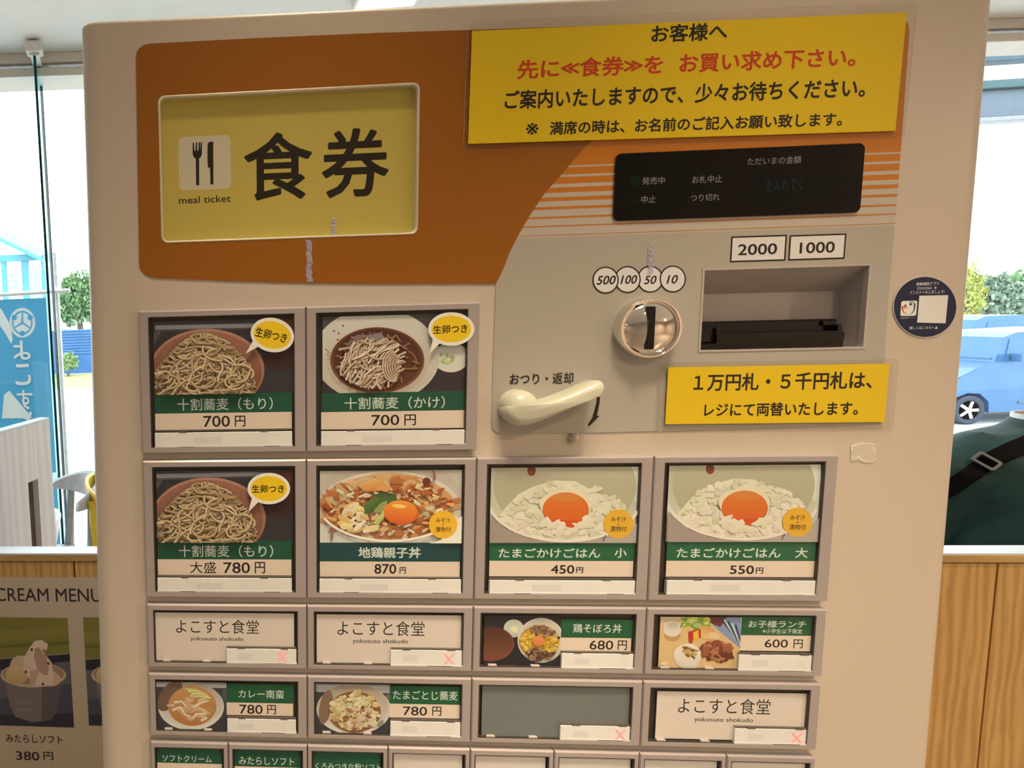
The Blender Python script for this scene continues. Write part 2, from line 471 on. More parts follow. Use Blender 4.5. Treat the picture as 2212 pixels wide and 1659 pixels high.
# ---- printed film of the header and coin panel
OR_D, OR_L, GREY, TAN = pc(154, 85, 6), pc(200, 112, 30), pc(178, 157, 130), pc(194, 168, 140)
f = Print(YP)
f.map = zoom(0, 0, 1, YP)
def arc(c, r, a0, a1, n=6):
    return [(c[0] + r * math.cos(a0 + (a1 - a0) * k / n), c[1] + r * math.sin(a0 + (a1 - a0) * k / n)) for k in range(n + 1)]
ZL = lambda x, y: mp(x, y, YP)
tl = [(293.6, 128), (295, 115), (300, 105), (309, 98), (322.7, 94.4)]
topline = [(560, 82), (811, 71.2), (1006, 65), (1300, 55), (1600, 45), (1925, 33.5)]
trc = [(1942, 35), (1955, 42), (1962, 52), (1964.5, 66)]
right = [(1948, 300), (1930, 520), (1915, 700), (1907, 860), (1905, 905)]
brc = [(1902, 913), (1896, 917)]
bott = [(1700, 924), (1414, 931.5), (1241, 935.5), (1085, 937.8)]
blc = [(1072, 934), (1065, 928), (1062.2, 919)]
step_ = [(1065, 800), (1069, 680), (1071.4, 612.8)]
botl = [(1000, 613), (800, 613.3), (607, 610.3), (470, 606), (345, 600.6)]
blo = [(326, 599), (312, 592), (303, 581), (300.4, 566)]
film_o = tl + topline + trc + right + brc + bott + blc + step_ + botl + blo
f.poly(film_o, GREY, holes=())
f.n = 0; f.v, f.f, f.c = [], [], []
f.shape([ZL(*p) for p in film_o], GREY, [sign_hole, slot_hole])
curve_ = [(1071.4, 612.8), (1078, 600), (1087.8, 580), (1101, 545), (1119, 508.8), (1146, 463), (1177, 417), (1210.5, 380), (1260.4, 321.6), (1300, 285), (1345, 248), (1400, 210), (1470, 170), (1560, 128), (1660, 92), (1760, 62), (1850, 37)]
# striped tan ground, then the light orange bands
zA = ZL(1314.5, 280 + 560 / 2.4043)[1]; zT = 0.335
xe0, xe1 = ZL(1130, 500)[0], ZL(1940, 400)[0]
def edge_x(z):
    """x of the curved orange edge at height z"""
    P = [ZL(*p) for p in curve_]
    for a, c in zip(P, P[1:]):
        if (a[1] - z) * (c[1] - z) <= 0 and a[1] != c[1]: return a[0] + (c[0] - a[0]) * (z - a[1]) / (c[1] - a[1])
    return P[-1][0] if z > P[-1][1] else P[0][0]
def film_right(z):
    P = [ZL(*p) for p in trc[-1:] + right]
    for a, c in zip(P, P[1:]):
        if (a[1] - z) * (c[1] - z) <= 0: return a[0] + (c[0] - a[0]) * (z - a[1]) / (c[1] - a[1])
    return P[0][0] if z > P[0][1] else P[-1][0]
def band(z0, z1, col):
    n = 6; zz = [z0 + (z1 - z0) * k / n for k in range(n + 1)]
    f.shape([(film_right(z), z) for z in zz] + [(edge_x(z), z) for z in reversed(zz)], col)
zst = lambda y: ZL(1314.5, 280 + y / 2.4043)[1]
band(zst(548), zst(150), TAN)
for c_, t in ((206, 37), (254.5, 35), (304, 27), (351, 20), (397, 14), (446, 10), (491, 6.5), (538, 3.2)):
    band(zst(c_ + t / 2), zst(c_ - t / 2), OR_L)
topb = [ZL(*p) for p in curve_ if ZL(*p)[1] > zst(178)]
zz = zst(178)
f.shape([(edge_x(zz), zz)] + topb + [ZL(*p) for p in topline[-1:]] + [ZL(*p) for p in trc] + [(film_right(zz), zz)], OR_L)
dk = tl + [(560, 82), (811, 71.2), (1006, 65), (1300, 55), (1600, 45), (1850, 37)] + list(reversed(curve_[1:-1])) + step_[-1:] + botl + blo
f.shape([ZL(*p) for p in dk], OR_D, [sign_hole])
# money labels printed on the film
z3 = zoom(1040, 490, 2.4578, YP); f.map = zoom(0, 0, 1, YP)
LAB = pc(226, 206, 184)
for (a, b_, c_, d), t, tb in (((1578, 509, 1698, 565), '2000', (1594, 526.4, 1678.4, 550.6)), ((1704, 506.2, 1826, 561), '1000', (1727, 522.6, 1803, 547))):
    f.rect(a, b_, c_, d, BLK); f.rect(a + 3.4, b_ + 3.4, c_ - 3.4, d - 3.4, LAB)
    f.text(t, *tb, BLK, 0.016)
for cx, cy, t, tb in ((1404.2, 603.1, '50', (1391, 595.5, 1418, 614)), (1453, 602.7, '10', (1439.5, 594, 1464, 613)), (1355.3, 603.9, '100', (1340, 594.5, 1376, 613.5)), (1307.7, 605.1, '500', (1288, 595.5, 1329.7, 615))):
    f.ellipse(cx, cy, 28.5, 29.2, BLK); f.ellipse(cx, cy, 25.6, 26.3, LAB)
    f.text(t, *tb, BLK, 0.018, 0.22)
f.map = z3
f.text('おつり・返却', 150, 775, 487, 836, BLK, 0.012)
f.poly([(612, 903), (628, 903), (626, 935), (618, 975), (612, 1003), (626, 1003), (571, 1058), (564, 1050), (588, 1012), (600, 972), (610, 930)], BLK)
f.build('header_film', FILM, machine, ZM)

# ---- recessed lit sign
x0, x1, z0, z1 = SIGN; YS = YF + 0.0052
sp = Print(YS); sp.map = zoom(160, 0, 2.4578, YS)
YEL = pc(196, 163, 72)
sp.slab((x0 - 0.004, x1 + 0.004, z0 - 0.004, z1 + 0.004), YEL, 0.003)
sp.shape([(x0 - 0.004, z0 - 0.004), (x1 + 0.004, z0 - 0.004), (x1 + 0.004, z1 + 0.004), (x0 - 0.004, z1 + 0.004)], YEL)
r_ = sp.rect_of(556, 722, 832, 1006)
sp.shape(rrect(*r_, 0.004), pc(206, 180, 140))
K = (0.022, 0.02, 0.014)
sp.poly([(630, 757), (637, 757), (639, 800), (645, 800), (646, 756), (653, 756), (654, 800), (660, 800), (661, 755), (668, 755), (670, 800), (672, 755), (679, 755), (679, 815), (674, 832), (664, 842), (664, 984), (648, 985), (646, 843), (634, 833), (629, 815)], K)
sp.poly([(709, 765), (718, 753), (739, 752), (740, 979), (724, 980), (722, 893), (710, 888), (708, 840)], K)
sp.text('meal ticket', 556, 1040, 832, 1077, K, 0.008)
sp.text('食', 902, 702, 1265, 1062, K, 0.017)
sp.text('券', 1315, 680, 1672, 1048, K, 0.017)
sp.build('sign_panel', FILM, machine, ZM)
fr = MB()
w = 0.0016
ro = rrect(x0, x1, z0, z1, 0.005, 5); ri = rrect(x0 + w, x1 - w, z0 + w, z1 - w, 0.004, 5)
rings = [[(p[0], y, p[1]) for p in q] for q, y in ((ro, YS), (ro, YP - 0.0002), (rrect(x0 + w * .4, x1 - w * .4, z0 + w * .4, z1 - w * .4, 0.0047, 5), YP - 0.0006), (ri, YP + 0.0004), (ri, YS))]
fr.loft(rings, False, False)
part(fr, 'sign_frame', mat('pale_metal', pc(226, 200, 160), 0.25, 0.35, vary=0.02))

# ---- display
dq = quad(((1330, 330), (1867.7, 311.2), (1859.4, 461), (1324, 475.5)), YP)
YD = YP - 0.0012
d = Print(YD); d.map = zoom(1040, 280, 2.4043, YD)
DK = (0.0085, 0.008, 0.009)
dq = quad(((1330, 330), (1867.7, 311.2), (1859.4, 461), (1324, 475.5)), YD)
d.shape(rrect(*dq, 0.0042), DK)
d.rect(1372, 236, 1890, 388, (0.0072, 0.0075, 0.0095))
INKG = pc(150, 138, 128)
d.text('ただいまの金額', 1382, 141, 1660, 180, INKG)
d.text('発売中', 835, 246, 952, 284, INKG); d.text('中止', 830, 343, 906, 381, INKG)
d.text('お札中止', 1095, 238, 1250, 277, INKG); d.text('つり切れ', 1087, 335, 1237, 371, INKG)
d.text('を入れてく', 1478, 256, 1670, 319, (0.014, 0.05, 0.045))
d.ellipse(797, 267, 29, 30, (0.009, 0.02, 0.011)); d.ellipse(797, 360, 26, 27, (0.009, 0.012, 0.011))
d.slab((dq[0] + .002, dq[1] - .002, dq[2] + .002, dq[3] - .002), DK, 0.0011)
d.build('amount_display', print_mat('display_print', 0.3, 0.1), machine, ZM)

# ---- coin slot: chrome collar and domed face
YC = YP
cx, cz = mp(1406.5, 709.5, YC - 0.008); R0 = (mp(1476, 709, YC - 0.008)[0] - mp(1337, 709, YC - 0.008)[0]) / 2
cm = Matrix.Translation((cx, 0, cz))
part(MB().lathe([(R0, YC + 0.002), (R0, YC - 0.004), (R0 * .985, YC - 0.007), (R0 * .95, YC - 0.0085), (R0 * .91, YC - 0.0085), (R0 * .895, YC - 0.007), (R0 * .5, YC - 0.006)], 64, cm), 'coin_slot_collar', M_CHROME)
Rd = R0 * .885
dome = [(Rd * math.sin(t), YC - 0.006 - 0.0075 * (math.cos(t) - math.cos(1.2)) / (1 - math.cos(1.2))) for t in [1.2 * (1 - k / 14) for k in range(14)] + [0.02]]
dome = [(min(r, Rd) / math.sin(1.2), y) for r, y in dome]
face_o = part(MB().lathe(dome, 64, cm), 'coin_slot_face', M_CHROME)
sx, sz = mp(1406.5, 708.5, YC - 0.0135)
part(MB().cbox(sx - 0.0021, sx + 0.0021, YC - 0.0142, YC - 0.009, sz - 0.0155, sz + 0.0155, 0.0006), 'coin_slit', M_BLACK, face_o)

# ---- banknote slot: recess with sloping roof, black feeder
x0, x1, z0, z1 = SLOT; yb = YF + 0.022
zr = mp(1700, 631, yb)[1]
rc = MB()
rc.add([(x0, YF, z1), (x1, YF, z1), (x1, yb, zr), (x0, yb, zr), (x0, YF, z0), (x1, YF, z0), (x1, yb, z0), (x0, yb, z0)],
       [(0, 1, 2, 3), (3, 2, 6, 7), (0, 3, 7, 4), (1, 5, 6, 2), (4, 7, 6, 5)])
part(rc, 'banknote_recess', M_RECESS, fix=False)
re = MB(); w = 0.0012
q0 = [(x0, z0), (x1, z0), (x1, z1), (x0, z1)]; q1 = [(x0 + w, z0 + w), (x1 - w, z0 + w), (x1 - w, z1 - w), (x0 + w, z1 - w)]
re.loft([[(p[0], YP + 0.003, p[1]) for p in q0], [(p[0] - (w if i in (0, 3) else -w) * .3, YP - 0.0004, p[1] - (w if i < 2 else -w) * .3) for i, p in enumerate(q0)], [(p[0], YP - 0.0004, p[1]) for p in q1], [(p[0], YP + 0.004, p[1]) for p in q1]], False, False)
part(re, 'recess_rim', M_RECESS)
fd = MB(); yf = YF + 0.004
a0, zt = mp(1520, 704, yf); a1, zb = mp(1812, 757, yf)
lx0, lz1 = mp(1550, 707, YF - 0.002); lx1, lz0 = mp(1823, 737, YF - 0.002)
feeder = part(MB().cbox(x0 + 0.0006, a1, YF + 0.001, yb - 0.0005, z0 + 0.0006, lz0 + 0.001, 0.001), 'banknote_feeder', M_BLACK)
part(MB().cbox(x0 + 0.003, a1 - 0.001, YF + 0.006, yb - 0.0005, lz0 + 0.001, mp(1660, 692, YF + 0.006)[1], 0.001).cbox(a1 - 0.012, a1 - 0.003, YF + 0.004, YF + 0.009, lz1 - 0.001, lz1 + 0.003, 0.0006), 'feeder_hood', M_BLACK, feeder)
part(MB().cbox(lx0, lx1, YF - 0.002, YF + 0.008, lz0, lz0 + (lz1 - lz0) * .62, 0.0012).cbox(lx0, lx0 + 0.004, YF - 0.001, YF + 0.008, lz0, lz1, 0.001).cbox(lx1 - 0.003, lx1, YF, YF + 0.008, lz0, lz1, 0.001), 'feeder_lip', M_BLACK, feeder)
part(MB().cbox(x0 + 0.0006, x0 + 0.014, YF + 0.001, YF + 0.01, lz0 + 0.0005, lz1 + 0.001, 0.001), 'feeder_bracket', M_BLACK, feeder)

# ---- coin return lever
zl = zoom(1040, 490, 2.4578, YP - 0.012)
up_ = [(118, 972), (130, 952), (200, 946), (290, 938), (370, 915), (450, 884), (530, 848), (600, 815), (622, 814), (634, 827)]
lo_ = [(632, 846), (605, 872), (560, 906), (500, 938), (420, 975), (350, 1008), (290, 1034), (230, 1052), (180, 1056), (145, 1042), (124, 1012)]
ol = [zl(*p) for p in up_ + lo_]
cxm = sum(p[0] for p in ol) / len(ol); czm = sum(p[1] for p in ol) / len(ol)
def inset(q, k): return [(cxm + (p[0] - cxm) * (1 - k * .25), czm + (p[1] - czm) * (1 - k)) for p in q]
lv = MB()
def lring(k, y): return [(p[0], y, p[1]) for p in inset(ol, k)]
lv.loft([lring(0.10, YP + 0.0005), lring(0.02, YP - 0.006), lring(0.0, YP - 0.012), lring(0.03, YP - 0.016), lring(0.14, YP - 0.0185), lring(0.4, YP - 0.0195)], True, True)
lever = part(lv, 'return_lever', M_LEVER, sharp=50)
px_, pz_ = mp(1040 + 205 / 2.4578, 490 + 962 / 2.4578, YP - 0.008)
prof = [(0.0125 * math.sin(t), -0.0118 * math.cos(t)) for t in [PI / 2 * (1 - k / 10) for k in range(10)] + [0.01]]
part(MB().lathe([(0.0125, 0.008)] + prof, 36, Matrix.Translation((px_, YP - 0.0075, pz_ + 0.001))), 'lever_pivot', M_LEVER, lever)
# ---- small round latch under the film
lx, lz = mp(1241, 946.5, YF - 0.003)
part(MB().lathe([(0.0036, YF + 0.001), (0.0036, YF - 0.003), (0.0031, YF - 0.0042), (0.0015, YF - 0.0046), (0.0002, YF - 0.0047)], 24, Matrix.Translation((lx, 0, lz))), 'latch_button', M_STEEL)

# ---- menu buttons
P_ = 0.128; ROWS = [(0.1179, 0.0060), (0.0, -0.1117), (-0.1176, -0.1707), (-0.1764, -0.2298), (-0.2355, -0.2890)]
def bezel(x0, x1, z0, z1, win):
    g = 0.0003; c = 0.0011; m = MB()
    def R(x0, x1, z0, z1, y): return [(x0, y, z0), (x1, y, z0), (x1, y, z1), (x0, y, z1)]
    x0 += g; x1 -= g
    a, b_, c_, d = win
    m.loft([R(x0, x1, z0, z1, YF + 0.0004), R(x0, x1, z0, z1, c), R(x0 + c * .6, x1 - c * .6, z0 + c * .6, z1 - c * 1.1, 0), R(a, b_, c_, d, 0), R(a + .0004, b_ - .0004, c_ + .0004, d - .0004, 0.0045)], False, False)
    return part(m, 'menu_button', M_BEZEL)
def fittings(bt, win, status, notch_top=True, lit=None, wide=True):
    """window well, milky status window with its clips, clear cover"""
    a, b_, c_, d = win
    part(MB().box(a, b_, 0.0042, 0.0048, c_, d), 'window_well', M_DARK, bt, fix=False)
    e = 0.0009; m = MB()
    def R(i, y): return [(a + i, y, c_ + i), (b_ - i, y, c_ + i), (b_ - i, y, d - i), (a + i, y, d - i)]
    m.loft([R(0.0001, 0.0040), R(0.0001, 0.0006), R(0.0004, 0.0003), R(e, 0.0005), R(e, 0.0036)], False, False)
    part(m, 'window_edge', M_EDGE, bt)
    if status:
        s0, s1, t0, t1 = status
        st = part(MB().cbox(s0, s1, 0.0005, 0.0034, t0, t1, 0.0003), 'status_window', M_STATUS, bt)
        p = Print(0.00045); p.map = lambda x, y: (x, y)
        gw = (s1 - s0)
        cx = s0 + gw * (0.8 if wide else 0.66); cz = (t0 + t1) / 2; q = 0.0034 if wide else 0.0028
        if not lit:
            p2 = Print(0.00044)
            gg = pc(222, 200, 178) if wide else pc(222, 203, 182)
            for sg in (1, -1):
                p2.shape([(cx - q, cz - q * sg - .0003), (cx - q + .0005, cz - q * sg - .0003), (cx + q, cz + q * sg), (cx + q - .0005, cz + q * sg)], gg)
            p2.build('cross_mark', INK, bt, ZM)
        gx = s0 + gw * (0.27 if wide else 0.39)
        p.shape([(gx - gw * .1, cz - .0026), (gx + gw * .1, cz - .0026), (gx + gw * .1, cz + .0024), (gx - gw * .1, cz + .0024)], pc(219, 199, 178))
        p.build('status_print', INK, bt, ZM)
        if lit:
            xm = MB(); q = 0.0042
            for sg in (1, -1):
                xm.add([(cx - q, 0.0003, cz - q * sg), (cx - q + .0016, 0.0003, cz - q * sg), (cx + q, 0.0003, cz + q * sg), (cx + q - .0016, 0.0003, cz + q * sg)], [(0, 1, 2, 3)])
            part(xm, 'sold_out_mark', M_RED, bt, fix=False)
        cl = ((.17, .012), (.80, .012)) if not wide else ((.5, .019),)
        for fx, wd_ in cl:
            k = s0 + (s1 - s0) * fx
            part(MB().box(k, k + wd_, 0.0002, 0.002, c_ + 0.0006, t0 + 0.0005), 'clip_notch', M_CLIP, bt, fix=False)
        for fx in ((.18, .77) if not wide else (.16, .78)):
            k = s0 + (s1 - s0) * fx
            part(MB().box(k, k + 0.0058, 0.0003, 0.0015, t1 - 0.0001, t1 + 0.0009), 'clip_notch', M_CLIP, bt, fix=False)
        part(MB().box(s0, s1, 0.0004, 0.003, t1 + 0.0009, t1 + 0.00125), 'card_rail', M_CLIP, bt, fix=False)
        part(MB().box(s0 - .0002, s1 + .0004, 0.0003, 0.002, c_ + 0.0003, c_ + 0.0011), 'bottom_lip', M_LIP, bt, fix=False)
    else:
        pass
    return bt
def cover(bt, win, cut=None):
    a, b_, c_, d = win
    part(MB().box(a + .001, b_ - .001, 0.0010, 0.0012, (cut or c_) + .001, d - .001), 'clear_cover', M_COVER, bt, fix=False)
YCARD = 0.0024
def card(bt, r, name, fn, m=None, bgc=(0.5, 0.5, 0.5), mp_=None, bend=0.0):
    p = Print(YCARD, mp_, 4e-6)
    p.slab(r, bgc)
    p.clip = r
    p.shape([(r[0], r[2]), (r[1], r[2]), (r[1], r[3]), (r[0], r[3])], bgc)
    if fn: fn(p)
    return p.build(name, m or INK, bt, ZM)
GREEN, GREEN_B, WHITE = pc(30, 84, 56), pc(32, 72, 66), pc(240, 206, 170)
IVORY = pc(226, 226, 200)

# ------------------------------------------------------------------ food photographs
def noodles(p, rd, region, n, w, cols, dark, ln=9, st=16, curl=0.35, flow=None, inside=None):
    """strands of buckwheat noodle: a dark line under each pale one"""
    for i in range(n):
        x, y = region(rd); a = rd.uniform(0, 6.28) if flow is None else flow(x, y, rd); pts = []; da = rd.uniform(-curl, curl)
        for k in range(ln):
            if inside and not inside(x, y): break
            pts.append((x, y)); x += st * math.cos(a); y += st * 0.72 * math.sin(a); a += da + rd.uniform(-.1, .1)
            if rd.random() < .1: da = rd.uniform(-curl, curl)
        if len(pts) < 3: continue
        t = 0.82 + 0.3 * i / n
        c = tuple(v * t for v in rd.choice(cols))
        p.stroke([(q[0] + w * .12, q[1] + w * .25) for q in pts], w * 1.3, dark, lift=True)
        p.stroke(pts, w, c); p.stroke([(q[0] - w * .1, q[1] - w * .18) for q in pts], w * .45, tuple(min(.9, v * 1.12) for v in c))
def blobs(p, rd, region, n, r, cols, wob=.35, flat=.8, kv=.15):
    for i in range(n):
        x, y = region(rd); q = r * rd.uniform(.5, 1.3); c = rd.choice(cols); k = rd.uniform(1 - kv, 1 + kv)
        p.ellipse(x, y, q, q * flat * rd.uniform(.5, 1), tuple(min(.95, v * k) for v in c), rd.uniform(-.8, .8), tuple(min(.95, v * k * (1 - kv * 1.3)) for v in c), 18, wob * .55, rd.randint(0, 999))
def in_ellipse(cx, cy, rx, ry):
    def f(rd):
        a = rd.uniform(0, 6.283); q = math.sqrt(rd.random()); return cx + rx * q * math.cos(a), cy + ry * q * math.sin(a)
    return f
def mound(rd):
    while True:
        u, v = rd.uniform(-1, 1), rd.uniform(0, 1)
        if abs(u) < 0.1 + 0.95 * (v * 1.2) ** 0.62: return u, v
def mori(dx=0, dy=0, seed=1):
    """coordinates of the crop at (290,600)x2.873, moved by dx,dy crop pixels"""
    def fn(p):
        X = lambda x, y: (x + dx, y + dy)
        rd = random.Random(seed)
        p.poly([X(100, 240), X(1010, 240), X(1010, 300), X(100, 300)], pc(74, 68, 66))
        p.poly([X(130, 296), X(760, 284), X(900, 296), X(900, 306), X(740, 308), X(130, 322)], pc(150, 140, 132))
        p.poly([X(130, 322), X(740, 308), X(740, 318), X(130, 334)], pc(88, 80, 78))
        p.ellipse(*X(960, 380), 110, 130, pc(92, 48, 40), col2=pc(70, 36, 32))
        p.ellipse(*X(900, 520), 120, 50, pc(66, 42, 38))
        p.poly([X(120, 340), X(170, 330), X(120, 420)], pc(92, 84, 80))
        p.ellipse(*X(452, 575), 356, 258, pc(196, 138, 108), col2=pc(150, 92, 68), n=64)
        p.ellipse(*X(450, 578), 340, 244, pc(176, 112, 82), col2=pc(122, 72, 50), n=64)
        p.ellipse(*X(446, 600), 322, 226, pc(170, 110, 84), col2=pc(138, 82, 60), n=64)
        p.poly([X(126, 610), X(180, 520), X(280, 420), X(390, 362), X(500, 356), X(600, 415), X(690, 510), X(740, 600), X(748, 660), X(710, 730), X(126, 730)], pc(140, 110, 76))
        def reg(rd):
            u, v = mound(rd); return X(440 + u * 300, 352 + v * 360)
        ins = lambda x, y: (lambda u, v: v > 0 and abs(u) < min(1, .12 + max(v, 0) ** .62))((x - dx - 440) / 312, (y - dy - 345) / 290)
        noodles(p, rd, reg, 400, 10.5, [pc(198, 164, 118), pc(184, 150, 106), pc(208, 176, 132), pc(172, 138, 94)], pc(134, 102, 66), 15, 15, .26, lambda x, y, r: (0 if r.random() < .5 else PI) + r.gauss(0, .75) + (x - dx - 430) / 700, ins)
        p.clip and None
    return fn
def kake(p):
    rd = random.Random(5)
    p.rect(1140, 205, 2110, 300, pc(92, 82, 76), pc(84, 74, 70))
    p.rect(1140, 300, 2110, 720, pc(60, 52, 50))
    p.ellipse(1965, 495, 112, 92, pc(214, 204, 176), col2=pc(238, 224, 196))
    p.ellipse(1962, 486, 92, 68, pc(226, 214, 186), col2=pc(236, 226, 198))
    blobs(p, rd, in_ellipse(1930, 500, 55, 32), 26, 14, [pc(200, 205, 130), pc(222, 222, 160), pc(180, 190, 110)])
    p.ellipse(1510, 490, 385, 288, pc(222, 204, 178), n=72)
    p.ellipse(1500, 480, 390, 290, pc(232, 216, 190), col2=pc(208, 186, 156), n=64)
    p.ellipse(1506, 520, 320, 225, pc(228, 208, 178), col2=pc(196, 172, 140), n=64)
    for x, y in ((1240, 330), (1268, 345), (1262, 385), (1295, 298)): p.ellipse(x, y, 7, 6, pc(120, 70, 50), n=8)
    for k in range(5): p.stroke([(1185 + k * 9, 440 + k * 30), (1215 + k * 6, 470 + k * 24)], 6, pc(140, 140, 90))
    p.ellipse(1508, 512, 292, 205, pc(112, 62, 40), col2=pc(140, 84, 56), n=64)
    p.ellipse(1508, 512, 276, 192, pc(84, 44, 30), col2=pc(112, 62, 42), n=64)
    soup = lambda x, y: ((x - 1508) / 268) ** 2 + ((y - 512) / 184) ** 2 < 1
    noodles(p, rd, in_ellipse(1505, 520, 240, 165), 60, 10, [pc(156, 108, 72), pc(170, 120, 82)], pc(96, 54, 36), 12, 16, .3, None, soup)
    p.ellipse(1505, 372, 60, 24, pc(150, 130, 122), .1, wob=.3); p.ellipse(1390, 405, 70, 40, pc(140, 112, 98), -.3, wob=.3)
    fl = lambda x, y, rd: 2.2 + (x - 1500) / 420 + rd.uniform(-.25, .25)
    noodles(p, rd, in_ellipse(1495, 500, 200, 140), 150, 11, [pc(206, 176, 142), pc(190, 158, 122), pc(218, 190, 156)], pc(120, 80, 54), 12, 17, .18, fl, soup)
    for k in range(6):
        for w_, c_ in ((13, pc(120, 80, 54)), (9, pc(214 - k * 5, 184 - k * 6, 150 - k * 7))):
            p.stroke([(1600 + k * 6 + (64 - k * 9) * math.cos(1.2 + .24 * q), 545 + (96 - k * 11) * math.sin(1.2 + .24 * q)) for q in range(16)], w_, c_)
def oyako(p):
    rd = random.Random(8)
    p.rect(1140, 95, 2040, 560, pc(206, 186, 156), pc(232, 216, 194))
    p.ellipse(1585, 290, 450, 270, pc(196, 174, 142), col2=pc(226, 208, 182), n=64)
    p.ellipse(1580, 330, 442, 222, pc(238, 222, 198), col2=pc(206, 182, 148), n=64)
    p.ellipse(1575, 332, 424, 206, pc(226, 170, 110), col2=pc(206, 132, 80), n=64, wob=.03)
    blobs(p, rd, in_ellipse(1575, 335, 395, 180), 150, 62, [pc(222, 150, 88), pc(206, 122, 66), pc(236, 180, 116), pc(188, 98, 52), pc(240, 200, 140), pc(214, 136, 90)], .5, .6)
    blobs(p, rd, in_ellipse(1575, 345, 395, 175), 220, 24, [pc(244, 206, 140), pc(200, 108, 56), pc(232, 164, 98), pc(170, 82, 44), pc(248, 222, 168)], .4, .5)
    blobs(p, rd, in_ellipse(1390, 400, 110, 90), 26, 42, [pc(250, 230, 170), pc(246, 214, 140), pc(240, 190, 110)], .3, .6)
    p.ellipse(1470, 195, 72, 40, pc(232, 170, 96), -.15, pc(206, 130, 66), 18, .2, 3)
    p.ellipse(1540, 205, 40, 30, pc(222, 150, 80), .2, None, 16, .2, 4)
    p.ellipse(1810, 165, 24, 20, pc(112, 52, 42)); p.stroke([(1850, 100), (1862, 130), (1856, 165)], 12, pc(150, 90, 84))
    p.ellipse(1560, 268, 72, 34, pc(72, 84, 44), .1, pc(92, 104, 58), 22, .2, 1)
    p.ellipse(1482, 318, 72, 40, pc(96, 116, 60), -.6, pc(70, 92, 44), 22, .2, 2); p.ellipse(1530, 330, 46, 26, pc(150, 150, 84), -.7, None, 16, .2, 3)
    for k in range(4): p.stroke([(1545 + k * 7, 350 + k * 3), (1480 + k * 9, 432 + k * 2)], 8, pc(206 - k * 12, 190, 110))
    p.ellipse(1652, 362, 108, 76, pc(200, 96, 44), 0.05); p.ellipse(1648, 356, 104, 70, pc(238, 148, 52), 0.05, pc(220, 92, 40))
    p.ellipse(1640, 322, 44, 12, pc(246, 190, 104), .1)
    p.ellipse(1225, 500, 9, 40, pc(150, 110, 90), .2, n=14)
    p.ring(1582, 305, 440, 232, 16, pc(242, 228, 206), 40, .35, 2.75)
    p.poly([(2000, 400), (2040, 380), (2040, 560), (1800, 560), (1900, 530)], pc(236, 222, 204))
def miso_mark(p, cx, cy, r):
    p.ellipse(cx, cy, r, r * .97, pc(236, 172, 46))
    p.text('みそ汁', cx - r * .5, cy - r * .50, cx + r * .52, cy - r * .14, (0.06, 0.045, 0.03), 0.01)
    p.ellipse(cx, cy + 1, 4, 4, (0.06, 0.045, 0.03), n=8)
    p.text('漬物付', cx - r * .56, cy + r * .14, cx + r * .56, cy + r * .52, (0.06, 0.045, 0.03), 0.01)
def tkg(dx, dy, seed):
    def fn(p):
        X = lambda x, y: (x + dx, y + dy)
        rd = random.Random(seed)
        p.poly([X(130, 110), X(1020, 110), X(1020, 570), X(130, 570)], pc(226, 216, 186))
        p.ellipse(*X(575, 250), 440, 320, pc(190, 174, 138), col2=pc(220, 204, 168), n=64)
        p.poly([X(800, 110), X(1010, 110), X(1010, 360)], pc(228, 218, 190))
        p.ellipse(*X(580, 235), 405, 300, pc(200, 184, 146), col2=pc(182, 166, 126), n=64)
        p.ellipse(*X(390, 150), 24, 30, pc(110, 44, 36), col2=pc(150, 70, 56))
        p.poly([X(200, 415), X(250, 350), X(320, 280), X(400, 240), X(520, 205), X(640, 210), X(740, 265), X(840, 310), X(910, 365), X(960, 420), X(860, 520), X(600, 550), X(380, 520)], pc(234, 218, 174))
        def reg(rd):
            a = rd.uniform(PI, 2 * PI); q = math.sqrt(rd.uniform(.0, 1)); return X(575 + 360 * q * math.cos(a), 430 + 210 * q * math.sin(a))
        blobs(p, rd, reg, 150, 24, [pc(240, 224, 180), pc(228, 210, 162), pc(246, 230, 190), pc(232, 214, 170)], .5, .8, .08)
        p.poly([X(185, 415), X(980, 415), X(880, 520), X(580, 560), X(330, 515)], pc(238, 222, 178))
        blobs(p, rd, in_ellipse(*X(570, 450), 350, 80), 110, 26, [pc(242, 226, 184), pc(230, 212, 166), pc(246, 232, 194)], .5, .8, .08)
        p.ellipse(*X(580, 345), 150, 92, pc(240, 214, 166), n=30, wob=.05)
        p.ellipse(*X(580, 370), 131, 99, pc(206, 92, 30)); p.ellipse(*X(580, 368), 127, 95, pc(228, 124, 44), col2=pc(226, 92, 30))
        p.ellipse(*X(580, 300), 86, 22, pc(224, 130, 56), n=24)
        p.poly([X(500, 430), X(660, 430), X(625, 470), X(590, 470)], pc(216, 82, 28))
        for x, y, r in ((470, 445, 40), (520, 455, 34), (560, 462, 30), (690, 445, 44), (650, 458, 24), (610, 490, 34), (540, 490, 36)):
            p.ellipse(*X(x, y), r, r * .72, pc(244, 228, 186), rd.uniform(-.5, .5), pc(228, 208, 160), 14, .4, rd.randint(0, 99))
        p.poly([X(140, 380), X(185, 440), X(270, 495), X(400, 540), X(560, 556), X(560, 580), X(140, 580)], pc(172, 148, 126))
        p.poly([X(1010, 420), X(960, 470), X(800, 530), X(560, 556), X(560, 580), X(1010, 580)], pc(186, 164, 144))
        p.ring(*X(575, 320), 428, 226, 16, pc(246, 238, 218), 40, .25, 2.88)
        p.stroke([X(808, 515), X(790, 550)], 10, pc(130, 110, 104))
        miso_mark(p, *X(880, 450), 85)
    return fn
